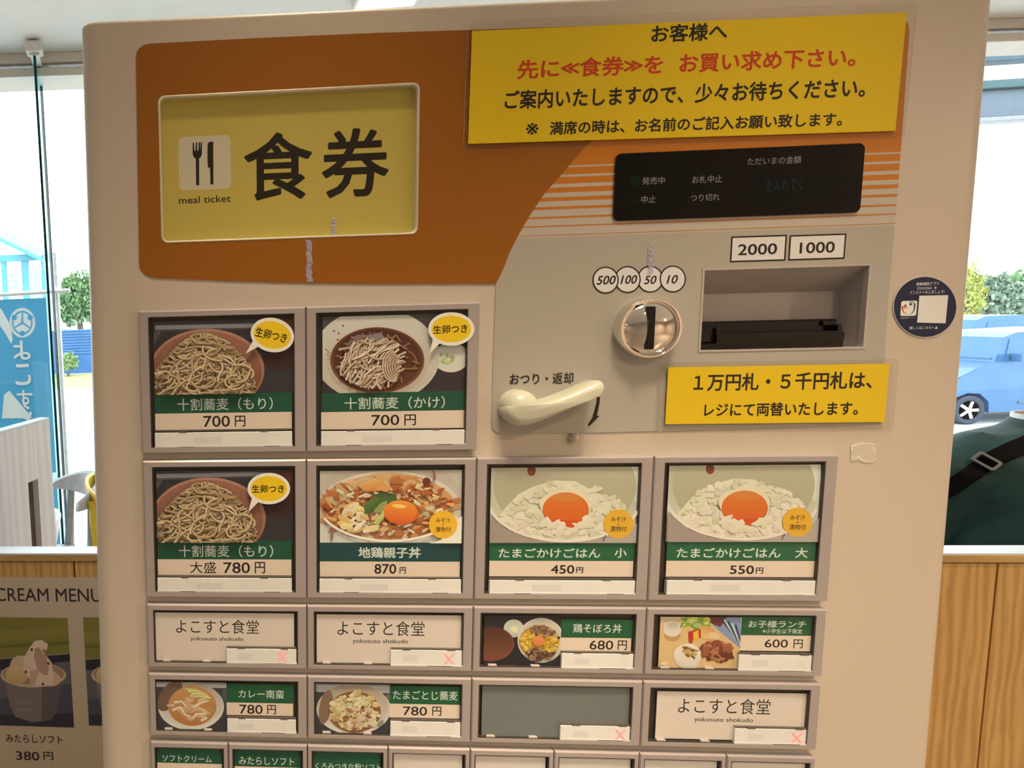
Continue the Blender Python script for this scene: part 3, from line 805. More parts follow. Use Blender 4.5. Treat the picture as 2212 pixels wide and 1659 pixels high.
def soboro(p):
    rd = random.Random(11)
    p.rect(100, 90, 575, 420, pc(48, 44, 44), pc(40, 38, 40))
    p.ellipse(296, 182, 58, 52, pc(222, 208, 184), col2=pc(196, 180, 156)); p.ellipse(297, 178, 46, 38, pc(206, 196, 168)); p.ellipse(300, 186, 24, 18, pc(236, 222, 150), n=14, wob=.2)
    p.ellipse(165, 272, 134, 100, pc(118, 58, 42), col2=pc(140, 70, 52)); p.ellipse(162, 262, 124, 88, pc(84, 48, 34), col2=pc(128, 74, 48))
    p.ellipse(455, 252, 137, 131, pc(238, 226, 204), col2=pc(200, 184, 160)); p.ellipse(452, 245, 126, 118, pc(206, 186, 156), col2=pc(228, 210, 180))
    p.ellipse(445, 262, 118, 102, pc(206, 160, 90))
    blobs(p, rd, in_ellipse(450, 205, 78, 38), 70, 12, [pc(150, 106, 76), pc(176, 130, 96), pc(122, 82, 58)])
    blobs(p, rd, in_ellipse(372, 248, 42, 56), 70, 12, [pc(236, 182, 60), pc(246, 200, 84), pc(216, 156, 46)])
    blobs(p, rd, in_ellipse(510, 272, 42, 46), 60, 12, [pc(236, 182, 60), pc(246, 200, 84), pc(216, 156, 46)])
    blobs(p, rd, in_ellipse(445, 330, 80, 36), 80, 12, [pc(170, 124, 90), pc(206, 160, 124), pc(116, 78, 56), pc(90, 60, 44)])
    p.ellipse(436, 252, 34, 30, pc(238, 150, 82), col2=pc(222, 122, 60))
    p.ellipse(555, 232, 8, 8, pc(60, 40, 34)); p.stroke([(200, 402), (260, 392), (320, 400)], 8, pc(120, 74, 50))
def kids(p):
    rd = random.Random(12)
    p.rect(1130, 100, 1620, 425, pc(226, 196, 152), pc(216, 170, 108))
    p.poly([(1440, 115), (1620, 115), (1620, 320), (1460, 180)], pc(140, 150, 170))
    p.poly([(1430, 115), (1540, 115), (1500, 175), (1440, 150)], pc(120, 50, 50))
    for k in range(5): p.stroke([(1500 + k * 22, 120 + k * 10), (1600 + k * 10, 250 + k * 20)], 11, (pc(60, 60, 76), pc(190, 200, 210))[k % 2])
    p.poly([(1140, 190), (1200, 130), (1460, 170), (1615, 300), (1540, 412), (1170, 412), (1140, 330)], pc(228, 182, 118))
    p.ellipse(1220, 222, 48, 36, pc(206, 150, 84)); p.ellipse(1220, 190, 50, 40, pc(232, 210, 180)); p.ellipse(1220, 165, 48, 26, pc(240, 226, 204), col2=pc(214, 196, 168)); p.ellipse(1222, 160, 36, 16, pc(206, 186, 156))
    blobs(p, rd, in_ellipse(1350, 145, 75, 28), 40, 26, [pc(206, 214, 92), pc(232, 222, 120), pc(150, 170, 60), pc(226, 206, 100)])
    p.ellipse(1365, 165, 34, 22, pc(120, 140, 60)); p.ellipse(1366, 163, 26, 15, pc(170, 186, 110))
    p.ellipse(1420, 205, 50, 38, pc(222, 150, 80), .4, pc(236, 190, 120)); p.ellipse(1460, 225, 34, 20, pc(232, 196, 140), .3)
    p.poly([(1312, 200), (1385, 185), (1385, 235), (1338, 248), (1330, 300), (1318, 300)], pc(196, 50, 40)); p.poly([(1340, 205), (1372, 190), (1374, 240), (1342, 250)], pc(240, 180, 50))
    p.ellipse(1308, 345, 84, 72, pc(222, 200, 166), n=30, wob=.05); p.ellipse(1308, 335, 80, 64, pc(246, 234, 208), n=30, wob=.06, col2=pc(228, 208, 176))
    blobs(p, rd, in_ellipse(1325, 318, 40, 34), 30, 13, [pc(176, 130, 60), pc(206, 166, 90), pc(140, 96, 44)])
    blobs(p, rd, in_ellipse(1480, 310, 72, 50), 50, 30, [pc(150, 76, 44), pc(176, 100, 60), pc(112, 54, 34), pc(190, 120, 76)], .4)
    p.ellipse(1170, 385, 22, 10, pc(240, 206, 150))
def curry(p):
    rd = random.Random(13)
    p.rect(95, 520, 560, 860, pc(150, 140, 132), pc(60, 58, 60)); p.rect(95, 560, 560, 860, pc(70, 66, 66), pc(62, 60, 62))
    p.rect(110, 545, 560, 568, pc(196, 182, 166))
    p.ellipse(545, 615, 24, 40, pc(90, 84, 82)); 
    p.ellipse(328, 688, 207, 148, pc(206, 186, 164), col2=pc(240, 226, 206), n=64); p.ellipse(330, 676, 196, 138, pc(190, 164, 136), col2=pc(226, 208, 184), n=64)
    p.ellipse(195, 620, 60, 110, pc(122, 92, 68), .6, n=24)
    for k in range(5): p.ellipse(225 + k * 24, 556 + (k % 2) * 8, 5, 3, pc(80, 60, 50), n=8)
    p.ellipse(336, 684, 152, 124, pc(206, 148, 84), col2=pc(190, 120, 58), n=48)
    blobs(p, rd, in_ellipse(320, 690, 125, 80), 26, 34, [pc(226, 182, 126), pc(212, 158, 96), pc(232, 196, 150)], .4, .5)
    for q in ([(220, 660), (270, 655), (300, 690)], [(210, 710), (260, 690), (290, 735), (320, 750)], [(340, 690), (400, 660), (440, 650)], [(340, 760), (360, 735), (420, 730)], [(390, 775), (430, 758)]):
        p.stroke(q, 20, pc(232, 198, 150), 10); p.stroke(q, 7, pc(244, 218, 180))
    for k in range(9): p.stroke([(290 + k * 8, 575 + k * 6), (360 + k * 7, 580 + k * 5), (425 + k * 3, 612 + k * 3)], 10, (pc(222, 206, 120), pc(196, 176, 90), pc(236, 222, 150))[k % 3])
def toji(p):
    rd = random.Random(14)
    p.rect(1090, 530, 1580, 870, pc(150, 140, 130), pc(62, 60, 60)); p.rect(1090, 595, 1580, 870, pc(64, 62, 62)); p.rect(1120, 556, 1580, 600, pc(198, 182, 166), pc(176, 160, 146))
    p.ellipse(1570, 640, 22, 30, pc(110, 100, 94))
    p.ellipse(1350, 705, 233, 158, pc(200, 178, 154), col2=pc(234, 216, 192), n=64); p.ellipse(1348, 694, 222, 148, pc(176, 148, 118), col2=pc(226, 206, 180), n=64)
    p.ellipse(1175, 690, 40, 110, pc(140, 108, 80), .2, n=20)
    p.ellipse(1355, 722, 166, 130, pc(150, 96, 60), n=40)
    blobs(p, rd, in_ellipse(1355, 716, 150, 116), 140, 22, [pc(236, 206, 138), pc(226, 190, 118), pc(240, 216, 160), pc(214, 172, 106)], .4)
    blobs(p, rd, in_ellipse(1400, 760, 110, 70), 40, 18, [pc(236, 196, 160), pc(190, 126, 84), pc(240, 210, 170)], .4)
    blobs(p, rd, in_ellipse(1350, 650, 110, 40), 40, 18, [pc(240, 220, 166), pc(232, 206, 140)], .4)
    p.ellipse(1520, 790, 14, 24, pc(150, 140, 116), .7)

# ------------------------------------------------------------------ the buttons one by one
Z4, Z5, Z6 = zoom(290, 600, 2.873, YCARD), zoom(290, 980, 2.8727, YCARD), zoom(1000, 960, 2.6333, YCARD)
Z7, Z8 = zoom(300, 1290, 2.9105, YCARD), zoom(1000, 1290, 2.6976, YCARD)
def rq(zm, x0, y0, x1, y1):
    q = Print(0, zm); return q.rect_of(x0, y0, x1, y1)
def large(col, row, lab, zm, photo, band_, price, status, fn, name_t, price_t, gcol=GREEN, bold=(0, 0.0)):
    x0, x1 = col * P_, (col + 1) * P_; z1, z0 = ROWS[row]
    win = (x0 + 0.0074, x1 - 0.0086, z0 + 0.0044, z1 - 0.0049)
    bt = bezel(x0, x1, z0, z1, win); bt['label'] = lab
    st = rq(zm, *status); st = (st[0], st[1], st[2], st[3])
    fittings(bt, win, st, wide=False)
    card(bt, rq(zm, *photo), 'menu_photo', fn, None, pc(60, 54, 52), zm)
    def nm(p):
        for t, bx, bo in name_t: p.text(t, *bx, IVORY, bo)
    def pr(p):
        for t, bx, bo in price_t: p.text(t, *bx, BLK, bo)
    card(bt, rq(zm, *band_), 'name_label', nm, None, gcol, zm)
    card(bt, rq(zm, *price), 'price_label', pr, None, WHITE, zm)
    cover(bt, win, rq(zm, *status)[3] + .001)
    return bt
large(0, 0, 'button with a heap of soba noodles in a brown bowl, 700 yen', Z4, (122, 262, 990, 718), (128, 716, 981, 836), (130, 838, 978, 941), (130, 955, 978, 1050), mori(seed=2),
      [('十割蕎麦（もり）', (268, 745, 860, 822), 0.006)], [('700', (428, 856, 594, 926), 0.010), ('円', (624, 856, 690, 924), 0.012)])
large(1, 0, 'button with soba in dark broth in a white bowl, 700 yen', Z4, (1168, 232, 2064, 710), (1163, 707, 2056, 826), (1160, 828, 2053, 936), (1158, 945, 2050, 1042), kake,
      [('十割蕎麦（かけ）', (1305, 738, 1928, 814), 0.006)], [('700', (1472, 850, 1645, 916), 0.010), ('円', (1676, 848, 1748, 916), 0.012)])
large(0, 1, 'button with a heap of soba noodles, large serving, 780 yen', Z5, (140, 104, 984, 542), (146, 540, 976, 656), (146, 656, 976, 754), (146, 766, 976, 862), mori(8, -170, 2),
      [('十割蕎麦（もり）', (277, 567, 862, 642), 0.006)], [('大盛', (346, 670, 508, 742), 0.004), ('780', (553, 674, 718, 742), 0.010), ('円', (748, 672, 812, 742), 0.012)])
large(1, 1, 'button with chicken and egg rice bowl, 870 yen', Z5, (1152, 104, 2030, 552), (1150, 550, 2028, 668), (1152, 670, 2020, 762), (1148, 772, 2022, 872), lambda p: (oyako(p), miso_mark(p, 1912, 437, 88)),
      [('地鶏親子丼', (1390, 580, 1778, 648), 0.022)], [('870', (1490, 684, 1626, 746), 0.016), ('円', (1646, 704, 1686, 744), 0.024)], GREEN_B)
large(2, 1, 'button with raw egg on rice, small serving, 450 yen', Z6, (156, 130, 997, 558), (150, 557, 985, 661), (150, 663, 968, 752), (146, 768, 980, 852), tkg(0, 0, 3),
      [('たまごかけごはん', (203, 590, 782, 645), 0.016), ('小', (862, 590, 932, 644), 0.016)], [('450', (500, 686, 634, 736), 0.016), ('円', (644, 698, 684, 732), 0.024)], pc(32, 96, 58))
large(3, 1, 'button with raw egg on rice, large serving, 550 yen', Z6, (1164, 118, 2036, 552), (1160, 551, 2008, 661), (1156, 663, 2004, 754), (1150, 768, 2002, 852), tkg(1016, -10, 4),
      [('たまごかけごはん', (1216, 588, 1808, 645), 0.016), ('大', (1890, 588, 1962, 646), 0.016)], [('550', (1518, 688, 1656, 738), 0.016), ('円', (1666, 700, 1708, 736), 0.024)], pc(32, 96, 58))
def wide(col, row, lab, zm, photo, fn, band_, name_t, price, price_t, status, lit, pname='menu_photo', pbg=None):
    x0, x1 = col * P_, (col + 1) * P_; z1, z0 = ROWS[row]
    win = (x0 + 0.0052, x1 - 0.0072, z0 + 0.0036, z1 - 0.0049)
    bt = bezel(x0, x1, z0, z1, win); bt['label'] = lab
    st = rq(zm, *status)
    fittings(bt, win, (st[0], st[1], st[2], st[3]), lit=lit)
    if photo: card(bt, rq(zm, *photo), pname, fn, None, pbg or pc(60, 54, 52), zm)
    if band_:
        card(bt, rq(zm, *band_), 'name_label', lambda p: [p.text(t, *bx, IVORY, bo) for t, bx, bo in name_t], None, pc(34, 90, 54), zm)
    if price:
        card(bt, rq(zm, *price), 'price_label', lambda p: [p.text(t, *bx, BLK, bo) for t, bx, bo in price_t], None, WHITE, zm)
    a, b_, c_, d = win
    for fx in (.06, .34):
        k = a + (b_ - a) * fx
        part(MB().cbox(k, k + .0065, 0.0004, 0.0025, c_ + .0006, c_ + .0022, 0.0003), 'clip_notch', M_RECESS, bt)
    cover(bt, win, rq(zm, *status)[3] + .001 if not photo else None)
    if not lit or True:
        pass
    return bt
def logo(dx, dy, sc=1.0):
    def fn(p):
        X = lambda a, b, c, d: (dx + a * sc, dy + b * sc, dx + c * sc, dy + d * sc)
        p.text('よこすと食堂', *X(0, 0, 522, 88), BLK, -0.002)
        p.text('yokosuto shokudo', *X(91, 108, 424, 140), BLK, 0.006)
    return fn
PAPER = pc(232, 204, 174)
wide(0, 2, 'blank logo button in the first column, lit red cross', Z7, (106, 100, 976, 402), logo(233, 141), None, None, None, None, (552, 318, 988, 412), True, 'logo_card', PAPER)
wide(1, 2, 'blank logo button in the second column, lit red cross', Z7, (1118, 112, 2026, 416), logo(1248, 150, 1.05), None, None, None, None, (1580, 326, 2036, 430), True, 'logo_card', PAPER)
wide(2, 2, 'button with minced chicken and egg rice bowl, 680 yen', Z8, (122, 108, 570, 410), soboro, (568, 130, 992, 236), [('鶏そぼろ丼', (642, 156, 926, 208), 0.008)], (566, 238, 980, 316), [('680', (738, 252, 876, 306), 0.009), ('円', (902, 252, 956, 308), 0.012)], (568, 322, 1010, 414), False)
wide(3, 2, 'button with a children\'s lunch tray, 600 yen', Z8, (1144, 116, 1616, 412), kids, (1612, 116, 2052, 222), [('お子様ランチ', (1664, 136, 2000, 178), 0.012), ('※小学生以下限定', (1746, 185, 1978, 212), 0.006)], (1612, 224, 2048, 314), [('600', (1758, 246, 1894, 294), 0.009), ('円', (1926, 246, 1980, 298), 0.012)], (1596, 330, 2054, 426), False)
wide(0, 3, 'button with a bowl of curry noodles, 780 yen', Z7, (108, 534, 552, 846), curry, (550, 548, 974, 664), [('カレー南蛮', (626, 582, 912, 636), 0.008)], (550, 666, 970, 744), [('780', (632, 676, 778, 734), 0.009), ('円', (806, 678, 862, 736), 0.012)], (556, 758, 986, 852), False)
wide(1, 3, 'button with egg-topped noodle bowl, 780 yen', Z7, (1110, 546, 1576, 858), toji, (1574, 562, 2026, 672), [('たまごとじ蕎麦', (1598, 588, 2006, 646), 0.006)], (1574, 674, 2018, 760), [('780', (1660, 688, 1812, 744), 0.009), ('円', (1844, 688, 1902, 746), 0.012)], (1578, 774, 2034, 872), False)
wide(2, 3, 'empty grey button without a card, lit red cross', Z8, (110, 522, 1000, 828), lambda p: None, None, None, None, None, (560, 742, 996, 836), True, 'grey_backing', pc(122, 118, 104))
wide(3, 3, 'blank logo button in the fourth column, lit red cross', Z8, (1126, 556, 2018, 832), logo(1254, 590, 1.03), None, None, None, None, (1572, 760, 2024, 856), True, 'logo_card', PAPER)
small_t = [('ソフトクリーム', (148, 994, 458, 1036), 'soft cream'), ('みたらしソフト', (630, 1006, 976, 1056), 'sweet soy sauce soft cream'), ('くろみつきな粉ソフト', (1110, 1044, 1522, 1086), 'black syrup soft cream')]
for i in range(8):
    x0 = i * P_ / 2; x1 = x0 + P_ / 2; z1, z0 = ROWS[4]
    win = (x0 + 0.0032, x1 - 0.0036, z0 + 0.0036, z1 - 0.0047)
    bt = bezel(x0, x1, z0, z1, win)
    fittings(bt, win, None)
    a, b_, c_, d = win
    hb = (.0150, .0164, .0205)[min(i, 2)]; r = (a + 0.0018, b_ - 0.0018, d - hb, d - 0.0006); rw = (a + .0018, b_ - .0018, c_ + .001, d - hb - .0004)
    if i < 3:
        bt['label'] = 'small green-topped button for ' + small_t[i][2]
        card(bt, r, 'name_label', lambda p: p.text(small_t[i][0], *small_t[i][1], IVORY, 0.006), None, GREEN, Z7)
        card(bt, rw, 'price_label', None, None, WHITE)
        part(MB().box(rw[0], rw[1], 0.0026, 0.0034, rw[3] - .0001, rw[3] + .0008), 'card_rail', M_CLIP, bt, fix=False)
        for s_ in (0, 1):
            k = (a + .0012, b_ - .0045)[s_]
            part(MB().prism([(k, d - .0012), (k + .0033, d - .0012), (k + (.0012 if s_ == 0 else .0021), d - .0055)], 0.0012, 0.002), 'clip_notch', M_EDGE, bt)
    else:
        card(bt, (r[0], r[1], rw[2], d - 0.0012), 'blank_card', None, None, pc(228, 203, 176))
    cover(bt, win)

# ================================================================== THINGS STUCK ON THE MACHINE
M0 = Matrix.Translation(O) @ LM.to_4x4()
def solid(p, pts, col, th):
    """gives the print's outline a thickness behind it"""
    n = len(pts); k = len(p.v); y0 = p.y; y1 = p.y + th
    p.v += [(q[0], y, q[1]) for y in (y0, y1) for q in pts]; p.c += [col] * (2 * n)
    p.f += [(k + i, k + (i + 1) % n, k + n + (i + 1) % n, k + n + i) for i in range(n)]
def stuck(p, name, c, label, cat, group=None, m=None):
    o = p.build(name, m or INK, None, Vector((c[0], p.y, c[1])))
    o.matrix_world = M0 @ Matrix.Translation((c[0], p.y, c[1]))
    return tag(o, label, cat, group)
def bubble(ox, oy, sc, cx, cy, rx, ry, tip, rot, tb, slant, label):
    p = Print(-0.0006, zoom(ox, oy, sc, -0.0006))
    at = math.atan2(tip[1] - cy, tip[0] - cx); pts = []
    def E(a, k=1.0):
        x, y = rx * k * math.cos(a), ry * k * math.sin(a); return (cx + x * math.cos(rot) - y * math.sin(rot), cy + x * math.sin(rot) + y * math.cos(rot))
    n = 48; g = 0.2
    for i in range(n + 1):
        pts.append(E(at - rot + g + (2 * PI - 2 * g) * i / n))
    pts.append(tip)
    loc = [p.map(*q) for q in pts]
    p.shape(loc, pc(240, 222, 198)); solid(p, loc, pc(240, 222, 198), 0.0004)
    yl = pc(240, 188, 30)
    p.ellipse(cx, cy, rx * .86, ry * .8, yl, rot)
    e1, e2 = E(at - rot + .30, .78), E(at - rot - .30, .78)
    p.poly([e1, (cx + (tip[0] - cx) * .74, cy + (tip[1] - cy) * .74), e2], yl) if 0 else None
    p.text('生卵つき', *tb, BLK, 0.018, 0, slant)
    c = p.map(cx, cy)
    return stuck(p, 'speech_bubble_sticker', c, label, 'sticker', 'raw egg speech bubble stickers')
bubble(290, 600, 2.873, 857, 355, 136, 106, (692, 470), .22, (750, 325, 950, 386), -.25, 'yellow speech bubble sticker tilted over the top left soba button')
bubble(290, 600, 2.873, 1968, 318, 143, 104, (1835, 468), 0, (1855, 292, 2068, 346), 0.02, 'yellow speech bubble sticker over the soba in broth button')
bubble(290, 980, 2.8727, 835, 217, 132, 97, (708, 362), 0, (730, 194, 930, 244), 0.0, 'yellow speech bubble sticker over the large serving soba button')

def notice(label, paper, lam, depth, lines, fig):
    pm = [mp(*q, depth) for q in paper]
    c = (sum(q[0] for q in pm) / 4, sum(q[1] for q in pm) / 4)
    th = (math.atan2(pm[1][1] - pm[0][1], pm[1][0] - pm[0][0]) + math.atan2(pm[2][1] - pm[3][1], pm[2][0] - pm[3][0])) / 2
    root = empty('laminated_notice', None, label, 'notice', None, M0 @ Matrix.Translation((c[0], depth, c[1])) @ Matrix.Rotation(-th, 4, 'Y'))
    def mapper(x, y):
        a, b_ = mp(fig[0] + x / fig[2], fig[1] + y / fig[2], depth); a -= c[0]; b_ -= c[1]
        return a * math.cos(th) + b_ * math.sin(th), -a * math.sin(th) + b_ * math.cos(th)
    def box_of(q4):
        L = []
        for a, b_ in q4:
            x, z = mp(a, b_, depth); x -= c[0]; z -= c[1]; L.append((x * math.cos(th) + z * math.sin(th), -x * math.sin(th) + z * math.cos(th)))
        return ((L[0][0] + L[3][0]) / 2, (L[1][0] + L[2][0]) / 2, (L[2][1] + L[3][1]) / 2, (L[0][1] + L[1][1]) / 2)
    r = box_of(paper); l = box_of(lam)
    p = Print(0.0, mapper); y = pc(236, 186, 6)
    p.slab(r, y, 0.0003); p.shape([(r[0], r[2]), (r[1], r[2]), (r[1], r[3]), (r[0], r[3])], y)
    for t, bx, col, bo in lines: p.text(t, *bx, col, bo)
    p.build('paper', INK, root)
    m = MB(); 
    o_ = rrect(*l, 0.0035, 4)
    m.prism(o_, -0.0006, 0.0008)
    m.build('laminate_sleeve', M_LAM, root)
    m = MB()   # the welded edge of the sleeve stands a little proud
    i_ = rrect(l[0] + .0011, l[1] - .0011, l[2] + .0011, l[3] - .0011, 0.003, 4)
    m.loft([[(q[0], -0.0006, q[1]) for q in o_], [(q[0] * .9992, -0.0011, q[1] * .999) for q in o_], [(q[0], -0.0007, q[1]) for q in i_]], False, False)
    m.build('sleeve_edge', clear_mat('sleeve_edge_film', (0.97, 0.96, 0.95), 0.8, 0.25) if 'sleeve_edge_film' not in MATS else MATS['sleeve_edge_film'], root)
    return root
RED = pc(206, 62, 18)
def ctr(x0, x1, cy, h): return (x0, cy - h / 2, x1, cy + h / 2)
notice('large yellow laminated notice with black and red lettering across the top right corner', ((1018.4, 65.6), (1955, 28), (1938.4, 281.2), (1012.5, 312)), ((1006, 46), (1974.6, 6.8), (1955.6, 298.4), (999, 329)), YP - 0.0016,
       [('お客様へ', (945, 112, 1308, 198), BLK, 0.026), ('先に≪食券≫を', ctr(305, 1000, 320, 94), RED, 0.026), ('お買い求め下さい。', ctr(1080, 1920, 287, 94), RED, 0.026),
        ('ご案内いたしますので、少々お待ちください。', ctr(245, 1965, 448, 93), BLK, 0.024), ('※', (345, 588, 405, 644), BLK, 0.006), ('満席の時は、お名前のご記入お願い致します。', ctr(460, 1855, 591, 66), BLK, 0.022)], (980, 0, 2.212))
notice('small yellow laminated notice with two black lines, below the banknote slot', ((1442.8, 793), (1922, 786), (1910.7, 911), (1438, 917)), ((1426.5, 785), (1941.8, 774.4), (1924.6, 928.6), (1416, 937.5)), YP - 0.0016,
       [('１万円札・５千円札は、', ctr(1127, 2075, 820, 94), BLK, 0.024), ('レジにて両替いたします。', ctr(1183, 2000, 968, 74), BLK, 0.024)], (1040, 490, 2.4578))

# round information sticker
p = Print(YF - 0.0006, zoom(1880, 540, 4.6083, YF - 0.0006)); NAVY = pc(28, 34, 54)
cx, cy = 545, 567
loc = [p.map(cx + 317 * math.cos(2 * PI * k / 64), cy + 305 * math.sin(2 * PI * k / 64)) for k in range(64)]
PL = pc(226, 204, 182)
p.shape(loc, pc(206, 184, 160)); solid(p, loc, PL, 0.0004)
p.ellipse(cx, cy, 311, 299, NAVY, n=64)
p.text('接触確認アプリ', 458, 320, 682, 352, PL, 0.01); p.text('（COCOA）を', 466, 362, 662, 395, PL, 0.01); p.text('インストールしましょう!', 392, 402, 735, 436, PL, 0.01)
p.poly([(488, 455), (775, 450), (748, 730), (465, 722)], pc(232, 212, 190))
p.shape(rrect(*p.rect_of(303, 506, 461, 656), 0.0012, 3), pc(236, 220, 204))
for sx_, col, hx, hy in ((-1, pc(196, 60, 46), 348, 556), (1, pc(52, 66, 120), 400, 540)):
    p.ellipse(hx, hy, 14, 14, col, n=14)
    top = (322, 560) if sx_ < 0 else (440, 530)
    p.stroke([top, (318 if sx_ < 0 else 437, 590), (332 if sx_ < 0 else 424, 618), (366 if sx_ < 0 else 392, 644)], 18, col, 4)
    p.stroke([(330 if sx_ < 0 else 395, 572 if sx_ < 0 else 515), (350 if sx_ < 0 else 425, 578 if sx_ < 0 else 540), (374, 572)] if sx_ < 0 else [(392, 514), (424, 520), (440, 545)], 9, col, 5)
p.text('接触確認アプリ', 298, 668, 442, 684, pc(180, 160, 146), 0.0)
p.text('詳しくはこちらへ▲', 388, 758, 670, 790, PL, 0.01)
stuck(p, 'round_sticker', p.map(cx, cy), 'round navy sticker with white lettering and blank white square, right edge of machine', 'sticker')

# torn paper residue
rd = random.Random(4)
p = Print(YF - 0.0004, zoom(1850, 850, 3.6878, YF - 0.0004)); rs = pc(232, 210, 176); rs2 = pc(208, 182, 150)
pts = [(-45, 420), (0, 402), (50, 390), (110, 392), (162, 408), (140, 432), (152, 470), (158, 520), (130, 550), (60, 552), (10, 530), (-40, 545), (-38, 480)]
loc = [p.map(*q) for q in pts]; p.shape(loc, rs2); solid(p, loc, rs, 0.0003)
for q in ([(-40, 425), (10, 406), (60, 396), (120, 400), (158, 410)], [(125, 430), (148, 440), (150, 480)], [(5, 490), (30, 520), (70, 540), (120, 545), (156, 522)], [(-36, 500), (-10, 520), (20, 500)], [(-44, 430), (-36, 470), (-42, 540)]):
    p.stroke([(x + rd.uniform(-4, 4), y + rd.uniform(-3, 3)) for x, y in q], 12, rs, 5)
stuck(p, 'tape_residue', p.map(60, 470), 'torn scrap of old tape left on the cream front, right of the raw egg buttons', 'tape residue')
# wrinkled translucent strips shaped to stand in for reflected streaks of light
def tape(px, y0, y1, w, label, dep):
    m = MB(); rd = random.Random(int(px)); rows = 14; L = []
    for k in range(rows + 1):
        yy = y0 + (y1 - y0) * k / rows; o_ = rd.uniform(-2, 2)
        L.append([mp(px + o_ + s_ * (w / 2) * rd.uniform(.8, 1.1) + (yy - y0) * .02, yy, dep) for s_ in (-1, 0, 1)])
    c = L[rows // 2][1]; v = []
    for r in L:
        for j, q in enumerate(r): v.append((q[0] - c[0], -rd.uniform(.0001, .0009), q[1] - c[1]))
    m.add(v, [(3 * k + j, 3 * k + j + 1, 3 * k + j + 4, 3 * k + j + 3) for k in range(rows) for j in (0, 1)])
    tm = MATS.get('milky_reflection') or clear_mat('milky_reflection', (0.9, 0.88, 0.9), 2.2, 0.3)
    o = m.build('reflection_strip', tm, None, fix=False)
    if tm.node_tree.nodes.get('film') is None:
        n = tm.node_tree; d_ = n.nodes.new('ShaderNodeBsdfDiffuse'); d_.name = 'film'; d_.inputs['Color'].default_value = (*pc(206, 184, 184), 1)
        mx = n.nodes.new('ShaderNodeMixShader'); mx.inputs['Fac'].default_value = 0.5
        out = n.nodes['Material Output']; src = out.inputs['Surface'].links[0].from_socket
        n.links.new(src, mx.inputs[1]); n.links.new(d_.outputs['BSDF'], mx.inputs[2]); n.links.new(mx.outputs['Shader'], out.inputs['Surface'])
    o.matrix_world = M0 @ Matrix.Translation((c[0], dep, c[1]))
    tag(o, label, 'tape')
tape(666, 518, 609, 13, 'wrinkled pale strip standing in for a reflection on the orange film below the sign', YP - 0.0002)
tape(720, 470, 510, 11, 'short pale strip standing in for a reflection at the bottom of the yellow sign', YS - 0.0004)
tape(1404, 530, 590, 11, 'faint pale strip standing in for a reflection above the coin slot', YP - 0.0002)

# ================================================================== ROOM
M_WALL = mat('warm_wall', (0.36, 0.30, 0.24), 0.8, vary=0.03, scale=6)
M_CEIL = mat('ceiling_paint', (0.8, 0.79, 0.77), 0.85, vary=0.02, scale=5)
M_FLOOR = mat('floor_tile', (0.42, 0.36, 0.3), 0.35, vary=0.1, scale=3)
M_TRIM = mat('trim_paint', (0.74, 0.68, 0.61), 0.5, vary=0.02)
OAK = wood_mat('oak_veneer', pc(206, 150, 80), pc(174, 120, 60), 0.42, 20.0, (1.0, 1.0, 0.14), 0.14)
OAK_H = wood_mat('oak_edge', pc(206, 156, 88), pc(166, 114, 58), 0.42, 5.0, (0.12, 1.0, 1.0))
PALE = wood_mat('pale_ash', (0.80, 0.74, 0.71), (0.68, 0.62, 0.60), 0.5, 10.0, (1.0, 1.0, 0.06))
def struct(mb, name, m, mw=None, parent=None, **k):
    o = mb.build(name, m, parent, **k)
    if mw is not None and not parent: o.matrix_world = mw
    if not parent: tag(o, kind='structure')
    return o
ZC = 2.604
WA, WB = wz(90, 164, 2.505), wz(2170, 89, 2.505)
wyaw = math.atan2(WB.y - WA.y, WB.x - WA.x)
WM = Matrix.Translation((WA.x, WA.y, 0)) @ Matrix.Rotation(wyaw, 4, 'Z')
struct(MB().box(-4.4, 6.6, -4.6, 4.1, -0.15, 0.0), 'floor', M_FLOOR, fix=True)
cy0, cy1 = (WM @ Vector((-4.6, .2, 0))).y, (WM @ Vector((6.6, .2, 0))).y
struct(MB().loft([[(-4.4, -4.6, z), (6.6, -4.6, z), (6.6, cy1, z), (-4.4, cy0, z)] for z in (ZC, ZC + .12)], True, False), 'ceiling', M_CEIL)
struct(MB().box(-4.4, 6.6, -4.6, -4.5, 0, ZC), 'wall_back', M_WALL)
struct(MB().box(-4.4, -4.3, -4.5, 2.3, 0, ZC), 'wall_left', M_WALL)
struct(MB().box(6.5, 6.6, -4.5, 3.3, 0, ZC), 'wall_right', M_WALL)
X0, X1, XM = -4.0, 6.2, 1.1
h = struct(MB().cbox(X0, X1, 0.0, 0.2, 2.562, ZC, 0.003), 'trim_1', M_TRIM, WM)
struct(MB().cbox(X0, X1, 0.0, 0.2, 2.505, 2.541, 0.003), 'header_board', M_TRIM, None, h)
struct(MB().box(X0, X1, 0.02, 0.2, 2.541, 2.562), 'curtain_rail', mat('rail_metal', (0.75, 0.8, 0.9), 0.15, 1.0), None, h)
for (a, b_), nme in (((X0, XM - .02), 'window_1'), ((XM + .02, X1), 'window_2')):
    struct(MB().box(a, b_, 0.196, 0.204, 0.05, 2.505), nme, M_GLASS, WM)
struct(MB().cbox(XM - .03, XM + .03, 0.16, 0.24, 0, 2.505, 0.004).box(X0, X1, 0.16, 0.24, 0, 0.05), 'trim_2', M_TRIM, WM)
